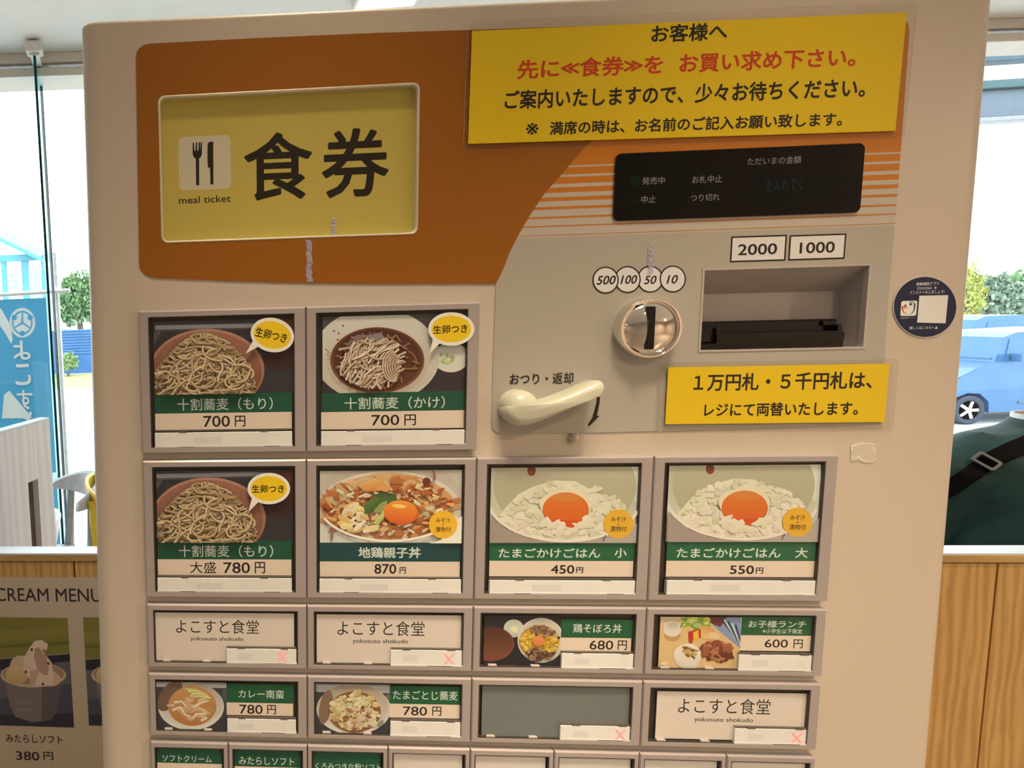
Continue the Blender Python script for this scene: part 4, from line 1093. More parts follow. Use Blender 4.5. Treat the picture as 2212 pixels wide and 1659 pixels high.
# glass fin standing from floor to ceiling at the window
fa = wz(74, 112, 2.56); fb = wy(112, 580, 2.655)
fy = math.atan2(fb.y - fa.y, fb.x - fa.x); fl = math.hypot(fb.x - fa.x, fb.y - fa.y)
FM = Matrix.Translation((fa.x, fa.y, 0)) @ Matrix.Rotation(fy, 4, 'Z')
fin = struct(MB().box(0.002, fl - .002, -0.005, 0.005, 0.0, 2.56), 'trim_3', M_FIN, FM)
M_GEDGE = mat('glass_edge', (0.012, 0.07, 0.08), 0.7, spec=0.05)
struct(MB().box(-0.001, 0.002, -0.0055, 0.0055, 0, 2.545).box(fl - .009, fl - .006, -0.0065, 0.0065, 0, 2.545), 'glass_edge', M_GEDGE, None, fin)
struct(MB().cbox(-0.03, 0.05, -0.035, 0.035, 2.555, 2.5985, 0.006).cbox(-0.005, fl, -0.02, 0.02, 2.545, 2.558, 0.003), 'fin_bracket', mat('white_metal', (0.75, 0.73, 0.7), 0.4), None, fin)

# low panelled wall behind the machine
ZL_ = 0.98
LA, LB = wz(105, 1195.5, ZL_), wz(2125, 1195.5, ZL_)
lyaw = math.atan2(LB.y - LA.y, LB.x - LA.x)
LMX = Matrix.Translation((LA.x, LA.y, 0)) @ Matrix.Rotation(lyaw, 4, 'Z'); LMI = LMX.inverted()
def lmap(dep):
    def m(px, py):
        d_ = LMI.to_3x3() @ ray(px, py); c_ = LMI @ CAM; t = (dep - c_.y) / d_.y; q = c_ + d_ * t; return q.x, q.z
    return m
lm = lmap(0.004)
zcap = lmap(0)(2125, 1216)[1]
gx = lm(2154.5, 1230)[0]; gl = lm(160, 1220)[0]
tcap = 0.041
lw = struct(MB().box(-2.2, 4.4, 0.012, 0.036, 0.0, zcap - 0.004), 'wall_low', M_DARK, LMX)
struct(MB().cbox(-2.2, 4.4, 0.0, tcap, zcap, ZL_ - 0.003, 0.0012), 'cap_board', OAK_H, None, lw)
struct(MB().box(-2.2, 4.4, 0.0005, tcap - .0005, ZL_ - 0.003, ZL_), 'cap_top', mat('skylit_cap', (0.72, 0.83, 0.95), 0.3, vary=0.05, scale=8, stretch=(0.3, 6, 1)), None, lw)  # window light on the wood cap put into this pale blue colour
xs = sorted([gl + .0 - .62, gl, gl + .62, gx - .62, gx, gx + .62, gx + 1.24, -2.2, 4.4]); 
for a, b_ in zip(xs, xs[1:]):
    if b_ - a > .05:
        q = struct(MB().cbox(a + .0016, b_ - .0016, 0.004, 0.012, 0.06, zcap - 0.0028, 0.0008), 'oak_panel', OAK, None, lw)
        q.data.transform(Matrix.Translation((0, 0, 0)))
struct(MB().cbox(-2.2, 4.4, 0.002, 0.012, 0, 0.06, 0.001), 'skirting', M_DARK, None, lw)

# ice cream menu poster on the low wall
pd = 0.0022; pmap = lmap(pd)
p = Print(pd, pmap); BG = pc(190, 158, 122)
r = (pmap(-248, 1450)[0], pmap(392, 1450)[0], pmap(100, 1740)[1], pmap(100, 1248)[1])
p.slab(r, BG, 0.0016); p.shape([(r[0], r[2]), (r[1], r[2]), (r[1], r[3]), (r[0], r[3])], BG)
p.text('ICE CREAM MENU', -72, 1270.5, 219, 1299.5, (0.03, 0.025, 0.04), 0.006)
for k, (ph, cap_t) in enumerate(((-120, None), (74, 'みたらしソフト'), (270, None))):
    dx = ph - 74
    rc_ = p.rect_of(-10 + dx, 1334, 153 + dx, 1569)
    p.clip = rc_
    X = lambda x, y: (x / 3.3235 + dx, 1160 + y / 3.3235)
    def PO(pts, c): p.poly([X(*q) for q in pts], c)
    def EL(x, y, rx, ry, c, rot=0, c2=None, n=30, wob=0, seed=0):
        q = X(x, y); p.ellipse(q[0], q[1], rx / 3.3235, ry / 3.3235, c, rot, c2, n, wob, seed)
    PO([(-60, 570), (560, 570), (560, 900), (-60, 900)], pc(124, 108, 46))
    PO([(-60, 680), (560, 640), (560, 700), (-60, 760)], pc(134, 114, 52)); PO([(-60, 780), (560, 740), (560, 770), (-60, 800)], pc(106, 92, 38))
    PO([(-60, 870), (560, 828), (560, 840), (-60, 884)], pc(140, 112, 86))
    PO([(-60, 884), (560, 836), (560, 1400), (-60, 1400)], pc(44, 40, 44)); PO([(-60, 960), (560, 884), (560, 1250), (-60, 1330)], pc(98, 86, 84)); PO([(-60, 1180), (560, 1040), (560, 1400), (-60, 1400)], pc(76, 68, 72)); PO([(-60, 1280), (560, 1260), (560, 1400), (-60, 1400)], pc(52, 46, 52))
    PO([(30, 1000), (450, 1000), (410, 1250), (370, 1310), (230, 1330), (110, 1290), (70, 1210)], pc(122, 102, 88)); PO([(300, 1050), (450, 1020), (410, 1250), (370, 1310), (300, 1325)], pc(96, 80, 74))
    EL(240, 990, 236, 90, pc(200, 158, 122), 0); EL(240, 982, 222, 78, pc(160, 120, 92))
    EL(150, 930, 80, 80, pc(206, 166, 124), 0, pc(190, 146, 100)); EL(120, 990, 80, 70, pc(214, 172, 118), 0, pc(190, 146, 90)); EL(330, 1010, 110, 60, pc(206, 160, 118), .2)
    PO([(165, 960), (175, 860), (215, 790), (250, 745), (300, 738), (345, 770), (335, 815), (300, 800), (330, 850), (370, 900), (385, 980), (380, 1060), (250, 1070), (200, 1000)], pc(218, 180, 146))
    PO([(250, 800), (275, 790), (330, 850), (350, 930), (345, 990), (310, 990), (270, 950), (245, 870)], pc(176, 132, 102)); PO([(215, 960), (285, 945), (250, 1065), (215, 1060)], pc(196, 148, 112))
    for q in ((228, 808), (348, 908), (185, 968), (308, 1056)): EL(*q, 11, 12, pc(120, 76, 44), n=10)
    if 1:
        for j, (y, wd) in enumerate(((1190, 120), (1240, 110), (1275, 60))):
            q = X(110, y); p.stroke([(q[0] + t * wd / 3.3235 / 8, q[1] + (3 if t % 2 else -3)) for t in range(9)], 2, pc(146, 126, 112))
    p.clip = None
    if cap_t:
        p.text(cap_t, 13, 1587.5, 135, 1605, (0.03, 0.025, 0.04), 0.012); p.text('380', 35, 1623, 85, 1642, (0.03, 0.025, 0.04), 0.012); p.text('円', 94, 1624, 115, 1641.5, (0.03, 0.025, 0.04), 0.012)
o = p.build('menu_poster', INK); o.matrix_world = LMX
tag(o, 'ice cream menu poster with photos of soft serve cups, on the low oak wall', 'poster')

# ceiling panel lamp
cp = wz(830, 2, ZC)
e = empty('ceiling_light', (cp.x, cp.y, ZC - 0.012), 'pale rectangular light panel on the ceiling above the machine', 'ceiling light')
MB().cbox(-.12, .12, -.3, .02, -0.008, 0.012, 0.004).build('frame', mat('white_metal', (0.75, 0.73, 0.7), 0.4), e)
MB().box(-.11, .11, -.29, .012, -0.0095, -0.008).build('diffuser', mat('lamp_diffuser', (0.9, 0.92, 0.95), 0.5, emit=((0.85, 0.92, 1.0), 0.6)), e)

# ================================================================== THINGS IN THE ROOM BEYOND
def slab_panel(A, B, z0, z1, th): 
    yaw = math.atan2(B.y - A.y, B.x - A.x); return Matrix.Translation((A.x, A.y, 0)) @ Matrix.Rotation(yaw, 4, 'Z'), math.hypot(B.x - A.x, B.y - A.y)
A, B = wz(-6, 938, 1.15), wz(106, 906, 1.15)
A = A + (A - B) * 0.9
TM, tl_ = slab_panel(A, B, 0, 1.05, .03)
TI = TM.inverted()
def tmap(px, py):
    d_ = TI.to_3x3() @ ray(px, py); c_ = TI @ CAM; t = -c_.y / d_.y; q = c_ + d_ * t; return q.x, q.z
s0, s1 = tmap(64, 1100)[0], tmap(86, 1100)[0]; sz1 = tmap(75, 1037)[1]; sz0 = 0.25
stn = empty('tray_station', None, 'pale wood waste station with a tall narrow slot, left beyond the low wall', 'waste station', None, TM)
MB().prism([(0, 0.0), (tl_, 0.0), (tl_, 1.15), (0, 1.15)], 0.0, 0.02, [[(s0, sz0), (s1, sz0), (s1, sz1), (s0, sz1)]]).build('front_panel', PALE, stn)
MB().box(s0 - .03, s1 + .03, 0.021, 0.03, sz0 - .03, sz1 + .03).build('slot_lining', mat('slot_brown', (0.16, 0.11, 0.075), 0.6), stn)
MB().cbox(0, tl_, -0.002, 0.032, 1.15, 1.156, 0.001).build('top_edge', mat('skylit_edge', (0.62, 0.72, 0.76), 0.3), stn)  # daylight along the panel's top painted as a pale bluish edge
MB().box(0.0, 0.02, 0.03, 0.36, 0, 1.145).box(0.02, tl_ - .16, 0.34, 0.36, 0, 1.145).build('carcass', PALE, stn)
MB().box(0.02, tl_ - .16, 0.03, 0.34, 1.12, 1.145).build('tray_top', mat('slot_brown', (0.16, 0.11, 0.075), 0.6), stn)

def chair(label, x, y, rz, m, ml):
    """moulded chair facing -y before turning; origin on the floor"""
    o = empty('moulded_chair', (x, y, 0), label, 'chair', 'moulded chairs at the window tables'); o.rotation_euler = (0, 0, rz)
    st = MB(); rings = []
    for z, k in ((0.435, .94), (0.43, 1.0), (0.448, 1.0), (0.455, .95), (0.449, .6)):
        rings.append([(0.215 * k * math.copysign(abs(math.cos(a)) ** .6, math.cos(a)), 0.205 * k * math.copysign(abs(math.sin(a)) ** .6, math.sin(a)), z) for a in [2 * PI * q / 28 for q in range(28)]])
    st.loft(rings); st.build('seat', m, o)
    bk = MB(); rings = []
    for i in range(17):
        a = math.radians(-68 + 136 * i / 16); zb = 0.685 + 0.02 * abs(i - 8) / 8; zt = 0.80 - 0.055 * (abs(i - 8) / 8) ** 2
        c_, s_ = math.sin(a), math.cos(a); x_, y_ = 0.215 * c_, 0.02 + 0.2 * s_
        rings.append([(x_ * k, 0.02 + (y_ - 0.02) * k + (z - .6) * .22, z) for k, z in ((.95, zb + .006), (1.0, zb), (1.03, zb + .012), (1.03, zt - .01), (1.0, zt), (.95, zt - .008))])
    bk.loft(rings); bk.build('backrest', m, o)
    for sx_ in (-1, 1):
        MB().tube([(sx_ * .19, -.17, .44), (sx_ * .2, -.19, .3), (sx_ * .215, -.225, 0.0)], [.02, .018, .012], 10).build('leg', ml, o)
        MB().tube([(sx_ * .165, .19, .735), (sx_ * .182, .17, .45), (sx_ * .2, .20, .25), (sx_ * .215, .245, 0.0)], [.018, .022, .018, .012], 10).build('leg', ml, o)
    return o
M_GREYP = mat('pale_grey_plastic', (0.60, 0.64, 0.70), 0.35); M_GREYL = mat('grey_leg', (0.32, 0.35, 0.39), 0.35)
M_WHP = mat('white_plastic', (0.78, 0.82, 0.86), 0.35); M_YEL = mat('yellow_plastic', (0.85, 0.56, 0.03), 0.35)
c1 = wz(158, 1066, 0.80)
chair('light grey moulded chair with its back towards the yellow chair', -.665, 2.08, -PI / 2 + .45, M_GREYP, M_GREYL)
c2 = wz(128, 1104, 0.80)
chair('whiter moulded chair partly behind the waste station', -.72, 1.585, -PI / 2 + .15, M_WHP, M_GREYP)
c3 = wz(166, 1054, 0.80)
chair('yellow moulded chair beside the cream machine', -.20, 2.12, PI / 2 - .2, M_YEL, M_YEL)
tb = wz(120, 1066, 0.72)
t_ = empty('dining_table', (tb.x - 0.62, tb.y + .22, 0), 'pale table at the window behind the grey chairs', 'table')
MB().cbox(-.45, .55, -.12, .16, .695, .72, .004).build('tabletop', mat('pale_table', (0.5, 0.62, 0.68), 0.25), t_)
MB().tube([(0, .02, .695), (0, .02, .02)], .03, 16).build('pedestal', M_STEEL, t_)
MB().cbox(-.25, .25, -.1, .14, 0, .02, .004).build('base', M_STEEL, t_)

# ---- seated person with a shoulder strap
def skin_mesh(name, m, verts, edges, radii, parent, root=0, sub=1):
    me = bpy.data.meshes.new(name); me.from_pydata(verts, edges, []); me.update()
    o = bpy.data.objects.new(name, me); COL.objects.link(o)
    sk = o.modifiers.new('s', 'SKIN'); sk.use_smooth_shade = True
    for i, v in enumerate(me.skin_vertices[0].data):
        r = radii[i]; v.radius = r if isinstance(r, tuple) else (r, r); v.use_root = (i == root)
    sb = o.modifiers.new('b', 'SUBSURF'); sb.levels = sub; sb.render_levels = sub
    bpy.context.view_layer.update()
    me2 = bpy.data.meshes.new_from_object(o.evaluated_get(bpy.context.evaluated_depsgraph_get()))
    bpy.data.objects.remove(o); me2.materials.clear(); me2.materials.append(m)
    o = bpy.data.objects.new(name, me2); COL.objects.link(o); o.parent = parent
    return o
def remeshed(mb, name, m, parent, vox, smooth=4, wrinkle=None):
    o = mb.build(name, m, None)
    rm = o.modifiers.new('r', 'REMESH'); rm.mode = 'VOXEL'; rm.voxel_size = vox; rm.use_smooth_shade = True
    sm = o.modifiers.new('s', 'SMOOTH'); sm.iterations = smooth; sm.factor = .5
    bpy.context.view_layer.update()
    me = bpy.data.meshes.new_from_object(o.evaluated_get(bpy.context.evaluated_depsgraph_get()))
    bpy.data.objects.remove(o); me.materials.clear(); me.materials.append(m)
    if wrinkle:
        me.update()
        for v in me.vertices: v.co += v.normal * wrinkle(v.co)
        me.update()
    o = bpy.data.objects.new(name, me); COL.objects.link(o); o.parent = parent
    return o
from mathutils import noise
YPn = 1.16
pn = wy(2318, 903, YPn)
per = empty('person', (pn.x, YPn, 0), 'person in a dark green jacket with a black shoulder strap, seated behind the low wall', 'person')
zsh = pn.z - .038                                          # height of the shoulder line
SKIN = mat('skin', (0.5, 0.26, 0.17), 0.5); JACK = mat('green_jacket', (0.009, 0.05, 0.05), 0.7, vary=0.2, scale=14)
k = zsh - 1.13
V = [(0, .02, .52 + k * .3), (0, 0, .75 + k * .6), (0, 0, 1.0 + k), (0, .01, 1.12 + k), (.04, .03, 1.19 + k), (.13, .055, 1.30 + k), (.14, .05, 1.37 + k),
     (-.1, .05, .5), (-.12, .42, .52), (-.13, .45, .1), (-.13, .56, .05), (.1, .05, .5), (.12, .42, .52), (.13, .45, .1), (.13, .56, .05),
     (-.17, 0, 1.07 + k), (-.24, .08, .82 + k), (-.16, .30, .70), (-.11, .36, .68), (.17, 0, 1.07 + k), (.24, .08, .82 + k), (.16, .30, .70), (.11, .36, .68)]
E_ = [(0, 1), (1, 2), (2, 3), (3, 4), (4, 5), (5, 6), (0, 7), (7, 8), (8, 9), (9, 10), (0, 11), (11, 12), (12, 13), (13, 14), (2, 15), (15, 16), (16, 17), (17, 18), (2, 19), (19, 20), (20, 21), (21, 22)]
RAD = [(.13, .1), (.12, .09), (.13, .09), (.07, .06), .055, (.078, .1), (.07, .085), .075, .06, .042, .035, .075, .06, .042, .035, .05, .042, .033, .028, .05, .042, .033, .028]
body = skin_mesh('body', SKIN, V, E_, RAD, per, 0, 2)
def hand(s):
    vs = [(s * .11, .36, .68), (s * .10, .41, .665), (s * .09, .45, .655)]; es = [(0, 1), (1, 2)]; rs = [.024, .03, .03]
    for j, (dx, ln_) in enumerate(((-.028, .062), (-.009, .072), (.010, .068), (.028, .052))):
        i = len(vs); vs += [(s * .09 + dx, .462, .655), (s * .09 + dx * 1.15, .462 + ln_ * .55, .65), (s * .09 + dx * 1.2, .462 + ln_, .632)]; es += [(2, i), (i, i + 1), (i + 1, i + 2)]; rs += [.0095, .0085, .007]
    i = len(vs); vs += [(s * .065, .415, .66), (s * .05, .445, .652)]; es += [(1, i), (i, i + 1)]; rs += [.011, .008]
    skin_mesh('hand', SKIN, vs, es, rs, body, 0, 1)
hand(-1); hand(1)
hd = MB(); rings = []
for z, w, dp, yc in ((1.225, .045, .05, .045), (1.245, .06, .08, .065), (1.28, .072, .095, .062), (1.33, .077, .10, .058), (1.38, .076, .098, .05), (1.42, .062, .08, .045), (1.445, .03, .045, .042)):
    rings.append([(w * math.cos(a), yc + dp * math.sin(a), z + k) for a in [2 * PI * q / 24 for q in range(24)]])
hd.loft(rings)
hd.loft([[(w * math.cos(a), yy + .01 * math.sin(a), z + k) for a in [2 * PI * q / 10 for q in range(10)]] for z, w, yy in ((1.295, .016, .158), (1.30, .017, .172), (1.32, .011, .165), (1.35, .007, .152))])
for s in (-1, 1):
    hd.loft([[(s * (.074 + t), .05 + r * math.cos(a), 1.325 + k + 1.5 * r * math.sin(a)) for a in [2 * PI * q / 14 for q in range(14)]] for t, r in ((-.006, .012), (.008, .02), (.012, .017))])
hd.v = [(x + .13 + (z - k - 1.3) * .12, y, z) for x, y, z in hd.v]
remeshed(hd, 'head', SKIN, body, .006, 3)
for s in (-1, 1):
    MB().lathe([(.012, .004), (.011, -.003), (.006, -.007), (.0003, -.008)], 14, Matrix.Translation((s * .03 + .134, .150, 1.335 + k)) @ Matrix.Rotation(PI, 4, 'Z')).build('eye', mat('eye_white', (.6, .58, .55), .3), body)
MB().cbox(.10, .152, .150, .160, 1.262 + k, 1.272 + k, .003).build('mouth', mat('lips', (.4, .15, .12), .5), body)
hr = MB(); rings = []
for z, w, dp, yc in ((1.27, .074, .07, .02), (1.33, .086, .09, .03), (1.38, .088, .105, .042), (1.43, .074, .092, .042), (1.462, .03, .04, .04)):
    rings.append([(w * math.cos(a), yc + dp * math.sin(a), z + k) for a in [2 * PI * q / 24 for q in range(24)]])
hr.loft(rings); hr.v = [(x + .13 + (z - k - 1.3) * .12, y, z) for x, y, z in hr.v]; remeshed(hr, 'hair', mat('black_hair', (.012, .01, .01), .5), body, .008, 2)
jk = MB(); rings = []
for z, w, dp, yc in ((.42, .2, .15, .03), (.55, .215, .155, .02), (.72, .215, .145, 0), (.88, .225, .14, -.01), (1.0, .232, .135, -.012), (1.085, .238, .122, -.005), (1.12, .215, .10, .0), (1.138, .165, .08, .01), (1.145, .10, .07, .02), (1.165, .066, .064, .03)):
    rings.append([(w * math.copysign(abs(math.cos(a)) ** .75, math.cos(a)), yc + dp * math.sin(a), z + k * min(1, z)) for a in [2 * PI * q / 36 for q in range(36)]])
jk.loft(rings)
jk.v = [(x * 1.1, y, z) for x, y, z in jk.v]
for s in (-1, 1):
    jk.tube([(s * .16, 0, 1.075 + k), (s * .225, .005, 1.05 + k), (s * .29, .06, .86 + k), (s * .295, .09, .80 + k), (s * .2, .24, .73), (s * .13, .335, .69)], [.075, .08, .066, .064, .052, .042], 16)
def fold(c):
    d_ = noise.noise(Vector((c.x * 5 + c.z * 7, c.y * 3, c.z * 6 - c.x * 4))) * .010 + noise.noise(Vector((c.x * 18 - c.z * 14, c.y * 9, c.z * 10))) * .004
    return d_
jacket = remeshed(jk, 'jacket', JACK, per, .009, 5, fold)
co = MB(); 
co.loft([[((.064 + t) * math.cos(a), .033 + (.062 + t) * math.sin(a), z + k) for a in [2 * PI * q / 24 for q in range(24)]] for t, z in ((.002, 1.145), (.003, 1.172), (-.003, 1.172), (-.004, 1.145))], False)
co.build('collar', mat('white_cotton', (.75, .75, .75), .8), per)
tr = MB()
for s in (-1, 1):
    tr.tube([(s * .08, 0, .53), (s * .1, .1, .53), (s * .125, .44, .535), (s * .13, .475, .47), (s * .13, .465, .1)], [.10, .095, .08, .075, .06], 16)
    MB().cbox(s * .13 - .045, s * .13 + .045, .40, .66, 0.0, .085, .02).build('shoe', M_BLACK, per)
remeshed(tr, 'trousers', mat('dark_trousers', (.02, .02, .03), .8), per, .012, 4)
# strap and buckle laid on the back
from mathutils.bvhtree import BVHTree
bpy.context.view_layer.update()
bvh = BVHTree.FromPolygons([v.co.copy() for v in jacket.data.vertices], [tuple(q.vertices) for q in jacket.data.polygons])
def onback(px, py, off):
    """point of the jacket seen at a survey pixel, lifted off the cloth"""
    d_ = ray(px, py).normalized(); h_ = bvh.ray_cast(CAM - per.location, d_)
    return None if h_[0] is None else h_[0] + (h_[1] if h_[1].dot(d_) < 0 else -h_[1]) * off
P3 = [(1985, 1088), (2020, 1070), (2056, 1051), (2082, 1034), (2108, 1016), (2133, 999), (2160, 986), (2185, 975), (2210, 965), (2240, 950), (2270, 934)]
rings = []; hwp = 17.5
for i, q in enumerate(P3):
    p0, p1 = P3[max(i - 1, 0)], P3[min(i + 1, len(P3) - 1)]; dx, dy = p1[0] - p0[0], p1[1] - p0[1]; l = math.hypot(dx, dy); nx, ny = -dy / l * hwp, dx / l * hwp
    r4 = [onback(q[0] - nx, q[1] - ny, .006), onback(q[0] + nx, q[1] + ny, .006), onback(q[0] + nx, q[1] + ny, -.003), onback(q[0] - nx, q[1] - ny, -.003)]
    if all(v is not None for v in r4): rings.append(r4)
st_ = MB().loft(rings, True, False).build('shoulder_strap', mat('black_webbing', (.005, .005, .006), .85, bump=.3, scale=200, spec=.1), per)
q0, qx, qy = onback(2133, 999, .010), onback(2146, 990, .010), onback(2142, 1012, .010)
ex = (qx - q0).normalized(); ez = (q0 - qy); ez = (ez - ex * ez.dot(ex)).normalized(); ey = ez.cross(ex)
BM = Matrix.Translation(q0) @ Matrix((ex, ey, ez)).transposed().to_4x4()
bu = MB(); o4 = rrect(-.0125, .0125, -.021, .021, .005, 4); i4 = rrect(-.008, .008, -.0158, .0158, .003, 4)
bu.prism(o4, -.003, .003, [i4]); bu.v = [tuple(BM @ Vector(q)) for q in bu.v]
bu.build('buckle', mat('grey_metal', (.25, .25, .24), .35, .5), st_)
c4 = chair('light grey moulded chair under the person in green', pn.x - 0.03, YPn + .0, PI, M_GREYP, M_GREYL)

# ================================================================== OUTSIDE
GZ = -1.65
M_GRD = mat('pale_concrete', (0.62, 0.62, 0.6), 0.8, vary=0.06, scale=0.6)
b0 = wz(160, 838, GZ).y; b1 = wz(160, 808, GZ).y
struct(MB().box(-60, 90, 4.4, 140, GZ - .2, GZ), 'ground', M_GRD)
o = MB().box(-14, -1.0, b0, b1 - .2, GZ, GZ + .03).build('lawn', mat('dry_lawn', (0.30, 0.34, 0.12), 0.9, vary=0.2, scale=1.2, bump=.5, col2=(0.42, 0.36, 0.16))); tag(o, 'strip of dry lawn in front of the blue fence', 'lawn', kind='stuff')
GL = mat('leaf_green', (0.16, 0.30, 0.12), 0.7, vary=.3, scale=3); GY = mat('leaf_yellow_green', (0.42, 0.46, 0.10), 0.7, vary=.25, scale=3); GG = mat('leaf_grey_green', (0.26, 0.36, 0.27), 0.7, vary=.25, scale=3)
BARK = mat('bark', (0.16, 0.13, 0.1), 0.9)
def foliage(c, r, n, size, seed):
    rd = random.Random(seed); m = MB()
    for i in range(n):
        a, u = rd.uniform(0, 2 * PI), rd.uniform(-.75, 1); q = math.sqrt(max(0, 1 - u * u)); rr = rd.uniform(.62, 1.0) * (1 + .16 * math.sin(3 * a + seed) + .1 * math.sin(5 * u * 3 + a))
        p = Vector((c[0] + r[0] * rr * q * math.cos(a), c[1] + r[1] * rr * q * math.sin(a), c[2] + r[2] * rr * u))
        e = Euler((rd.uniform(0, 6), rd.uniform(0, 6), rd.uniform(0, 6))).to_matrix(); s_ = size * rd.uniform(.6, 1.3)
        m.add([p + e @ Vector(v) * s_ for v in ((-1, 0, 0), (-.3, .5, .1), (.6, .45, 0), (1, 0, .05), (.5, -.5, 0), (-.4, -.45, .1))], [(0, 1, 2, 3, 4, 5)])
    return m
def tree(px, pyc, rpx, rpy, Y, m, label, seed, n=900, group='trees outside the windows'):
    c = wy(px, pyc, Y); d_ = (Y - CAM.y) * 1.0; r = rpx / F * d_; rz_ = rpy / F * d_
    e = empty('tree', (c.x, Y, GZ), label, 'tree', group)
    foliage((0, 0, c.z - GZ), (r, r * .8, rz_), n * 2, r * .105, seed).build('foliage', m, e, fix=False)
    MB().tube([(0, 0, 0), (.1, 0, (c.z - GZ) * .5), (0, .05, c.z - GZ)], [.28, .22, .1], 8).build('trunk', BARK, e)
tree(168, 655, 48, 60, b1 + 5, GL, 'round green tree above the blue fence, left window', 1, 1500)
tree(2090, 640, 26, 62, 36, GY, 'yellow green tree close to the right edge of the cream machine', 2, 900)
tree(2140, 650, 50, 46, 37, GG, 'greyish green tree in the right window, left of the tallest treetop', 3, 1200)
tree(2215, 655, 52, 58, 42, GL, 'green tree at the right border above the cars', 4, 1200)
def bush(px, pyc, rpx, rpy, Y, m, label, seed, n=500, gz=None):
    GZ = -1.65 if gz is None else gz
    c = wy(px, pyc, Y); d_ = Y - CAM.y; r = rpx / F * d_; h_ = c.z + rpy / F * d_
    e = empty('bush', (c.x, Y, GZ), label, 'bush')
    foliage((0, 0, c.z - GZ), (r, r * .8, rpy / F * d_), n * 2, r * .11, seed).build('foliage', m, e, fix=False)
    MB().tube([(0, 0, 0), (0, 0, c.z - GZ)], [.08, .05], 6).build('stem', BARK, e)
bush(146, 784, 22, 22, b1 - 1.5, mat('leaf_bush', (0.28, 0.42, 0.18), 0.7, vary=.2, scale=4), 'clipped round bush in front of the blue fence', 6, 700, -1.618)
bush(2128, 762, 34, 42, 17.5, GY, 'yellow green bush between the blue truck and the silver blue car', 7, 700)
# blue fence
Yf = b1; fx0, fx1 = wy(100, 780, Yf).x - 6, wy(330, 780, Yf).x
zt, zm_, zb = wy(160, 711, Yf).z, wy(160, 766, Yf).z, GZ + .03
BLU = mat('blue_paint', (0.035, 0.13, 0.36), 0.5, vary=.1, scale=.8); BLU2 = mat('blue_slat', (0.05, 0.17, 0.42), 0.5, vary=.1, scale=.8)
fe = empty('fence', ((fx0 + fx1) / 2, Yf, GZ + .03), 'blue metal fence with horizontal slats above a solid base, left window', 'fence'); hw_ = (fx1 - fx0) / 2
m = MB(); ns = 9; zz0, zz1 = zm_ - zb, zt - zb
for i in range(ns):
    z = zz0 + (zz1 - zz0) * i / ns; m.cbox(-hw_, hw_, -.05, .05, z + .03, z + (zz1 - zz0) / ns - .03, .02)
m.build('slat_panel', BLU2, fe)
MB().box(-hw_, hw_, 0, .12, 0, zz1 - .05).build('base_panel', BLU, fe)
for i in range(6): MB().box(-hw_ + i * hw_ * .4 - .05, -hw_ + i * hw_ * .4 + .05, .1, .2, 0, zz1).build('post', BLU, fe)

# banner hanging just outside the left window
YB = 3.25
bp = lambda x, y: (wy(x, y, YB).x, wy(x, y, YB).z)
bx1 = bp(106, 760)[0]; bx0 = bx1 - 0.55; bz1 = bp(60, 645)[1]; bz0 = bz1 - 1.5
cx, cz = (bx0 + bx1) / 2, (bz0 + bz1) / 2
ba = empty('shop_banner', (cx, YB, bz0 - .3), 'blue fabric banner seen from behind with white crest and mirrored lettering, left window', 'banner')
p = Print(0.0, lambda x, y: (bp(x, y)[0] - cx, bp(x, y)[1] - (bz0 - .3)), 2e-4)
CY = (0.10, 0.46, 0.80); WH = (0.85, 0.9, 0.92)
rr_ = (bx0 - cx, bx1 - cx, .3, .3 + bz1 - bz0); p.slab(rr_, CY, .004); p.clip = rr_
p.shape([(rr_[0], rr_[2]), (rr_[1], rr_[2]), (rr_[1], rr_[3]), (rr_[0], rr_[3])], CY)
zz = zoom
T2 = lambda x, y: (x / 2.2417, 500 + y / 2.2417)
c2_ = T2(108, 442); p.ring(c2_[0], c2_[1], 25, 29, 6, WH)
p.ellipse(c2_[0], c2_[1], 19, 22, WH)
for a in (30, 150, 270):
    a = math.radians(a); ux, uy = math.cos(a), math.sin(a)
    p.poly([(c2_[0] - uy * 2.2, c2_[1] + ux * 2.2), (c2_[0] + ux * 20 - uy * 1.2, c2_[1] + uy * 22 + ux * 1.2), (c2_[0] + ux * 20 + uy * 1.2, c2_[1] + uy * 22 - ux * 1.2), (c2_[0] + uy * 2.2, c2_[1] - ux * 2.2)], CY)
    a += PI / 3; ux, uy = math.cos(a), math.sin(a)
    p.ellipse(c2_[0] + ux * 20, c2_[1] + uy * 23, 6, 6, CY, n=14)
p.poly([T2(-10, 360), T2(10, 380), T2(50, 450), T2(62, 520), T2(55, 545), T2(30, 500), T2(-10, 440)], WH)
p.poly([T2(10, 905), T2(20, 790), T2(45, 770), T2(160, 905)], WH)
for t, (a, b_, c, d) in (('よ', (64, 528, 148, 622)), ('こ', (74, 640, 150, 745)), ('す', (84, 768, 160, 862)), ('と', (92, 872, 162, 960))):
    q0, q1 = T2(a, b_), T2(c, d); p.text(t, q0[0], q0[1], q1[0], q1[1], WH, .02, mirror=True)
p.build('cloth', FILM, ba)
WM_ = mat('white_pole', (.8, .82, .82), .4)
MB().tube([(bx0 - cx - .15, 0, rr_[3] + .02), (bx1 - cx + .14, 0, rr_[3] + .035)], .012, 10).build('crossbar', WM_, ba)
gzb = GZ - (bz0 - .3)
struct(MB().box(-6, 8, 2.9, 4.4, GZ - .2, -0.02), 'trim_4', M_GRD)
MB().tube([(bx1 - cx + .06, .02, -0.02 - (bz0 - .3)), (bx1 - cx + .06, .02, rr_[3] + .25)], .014, 10).build('pole', WM_, ba)

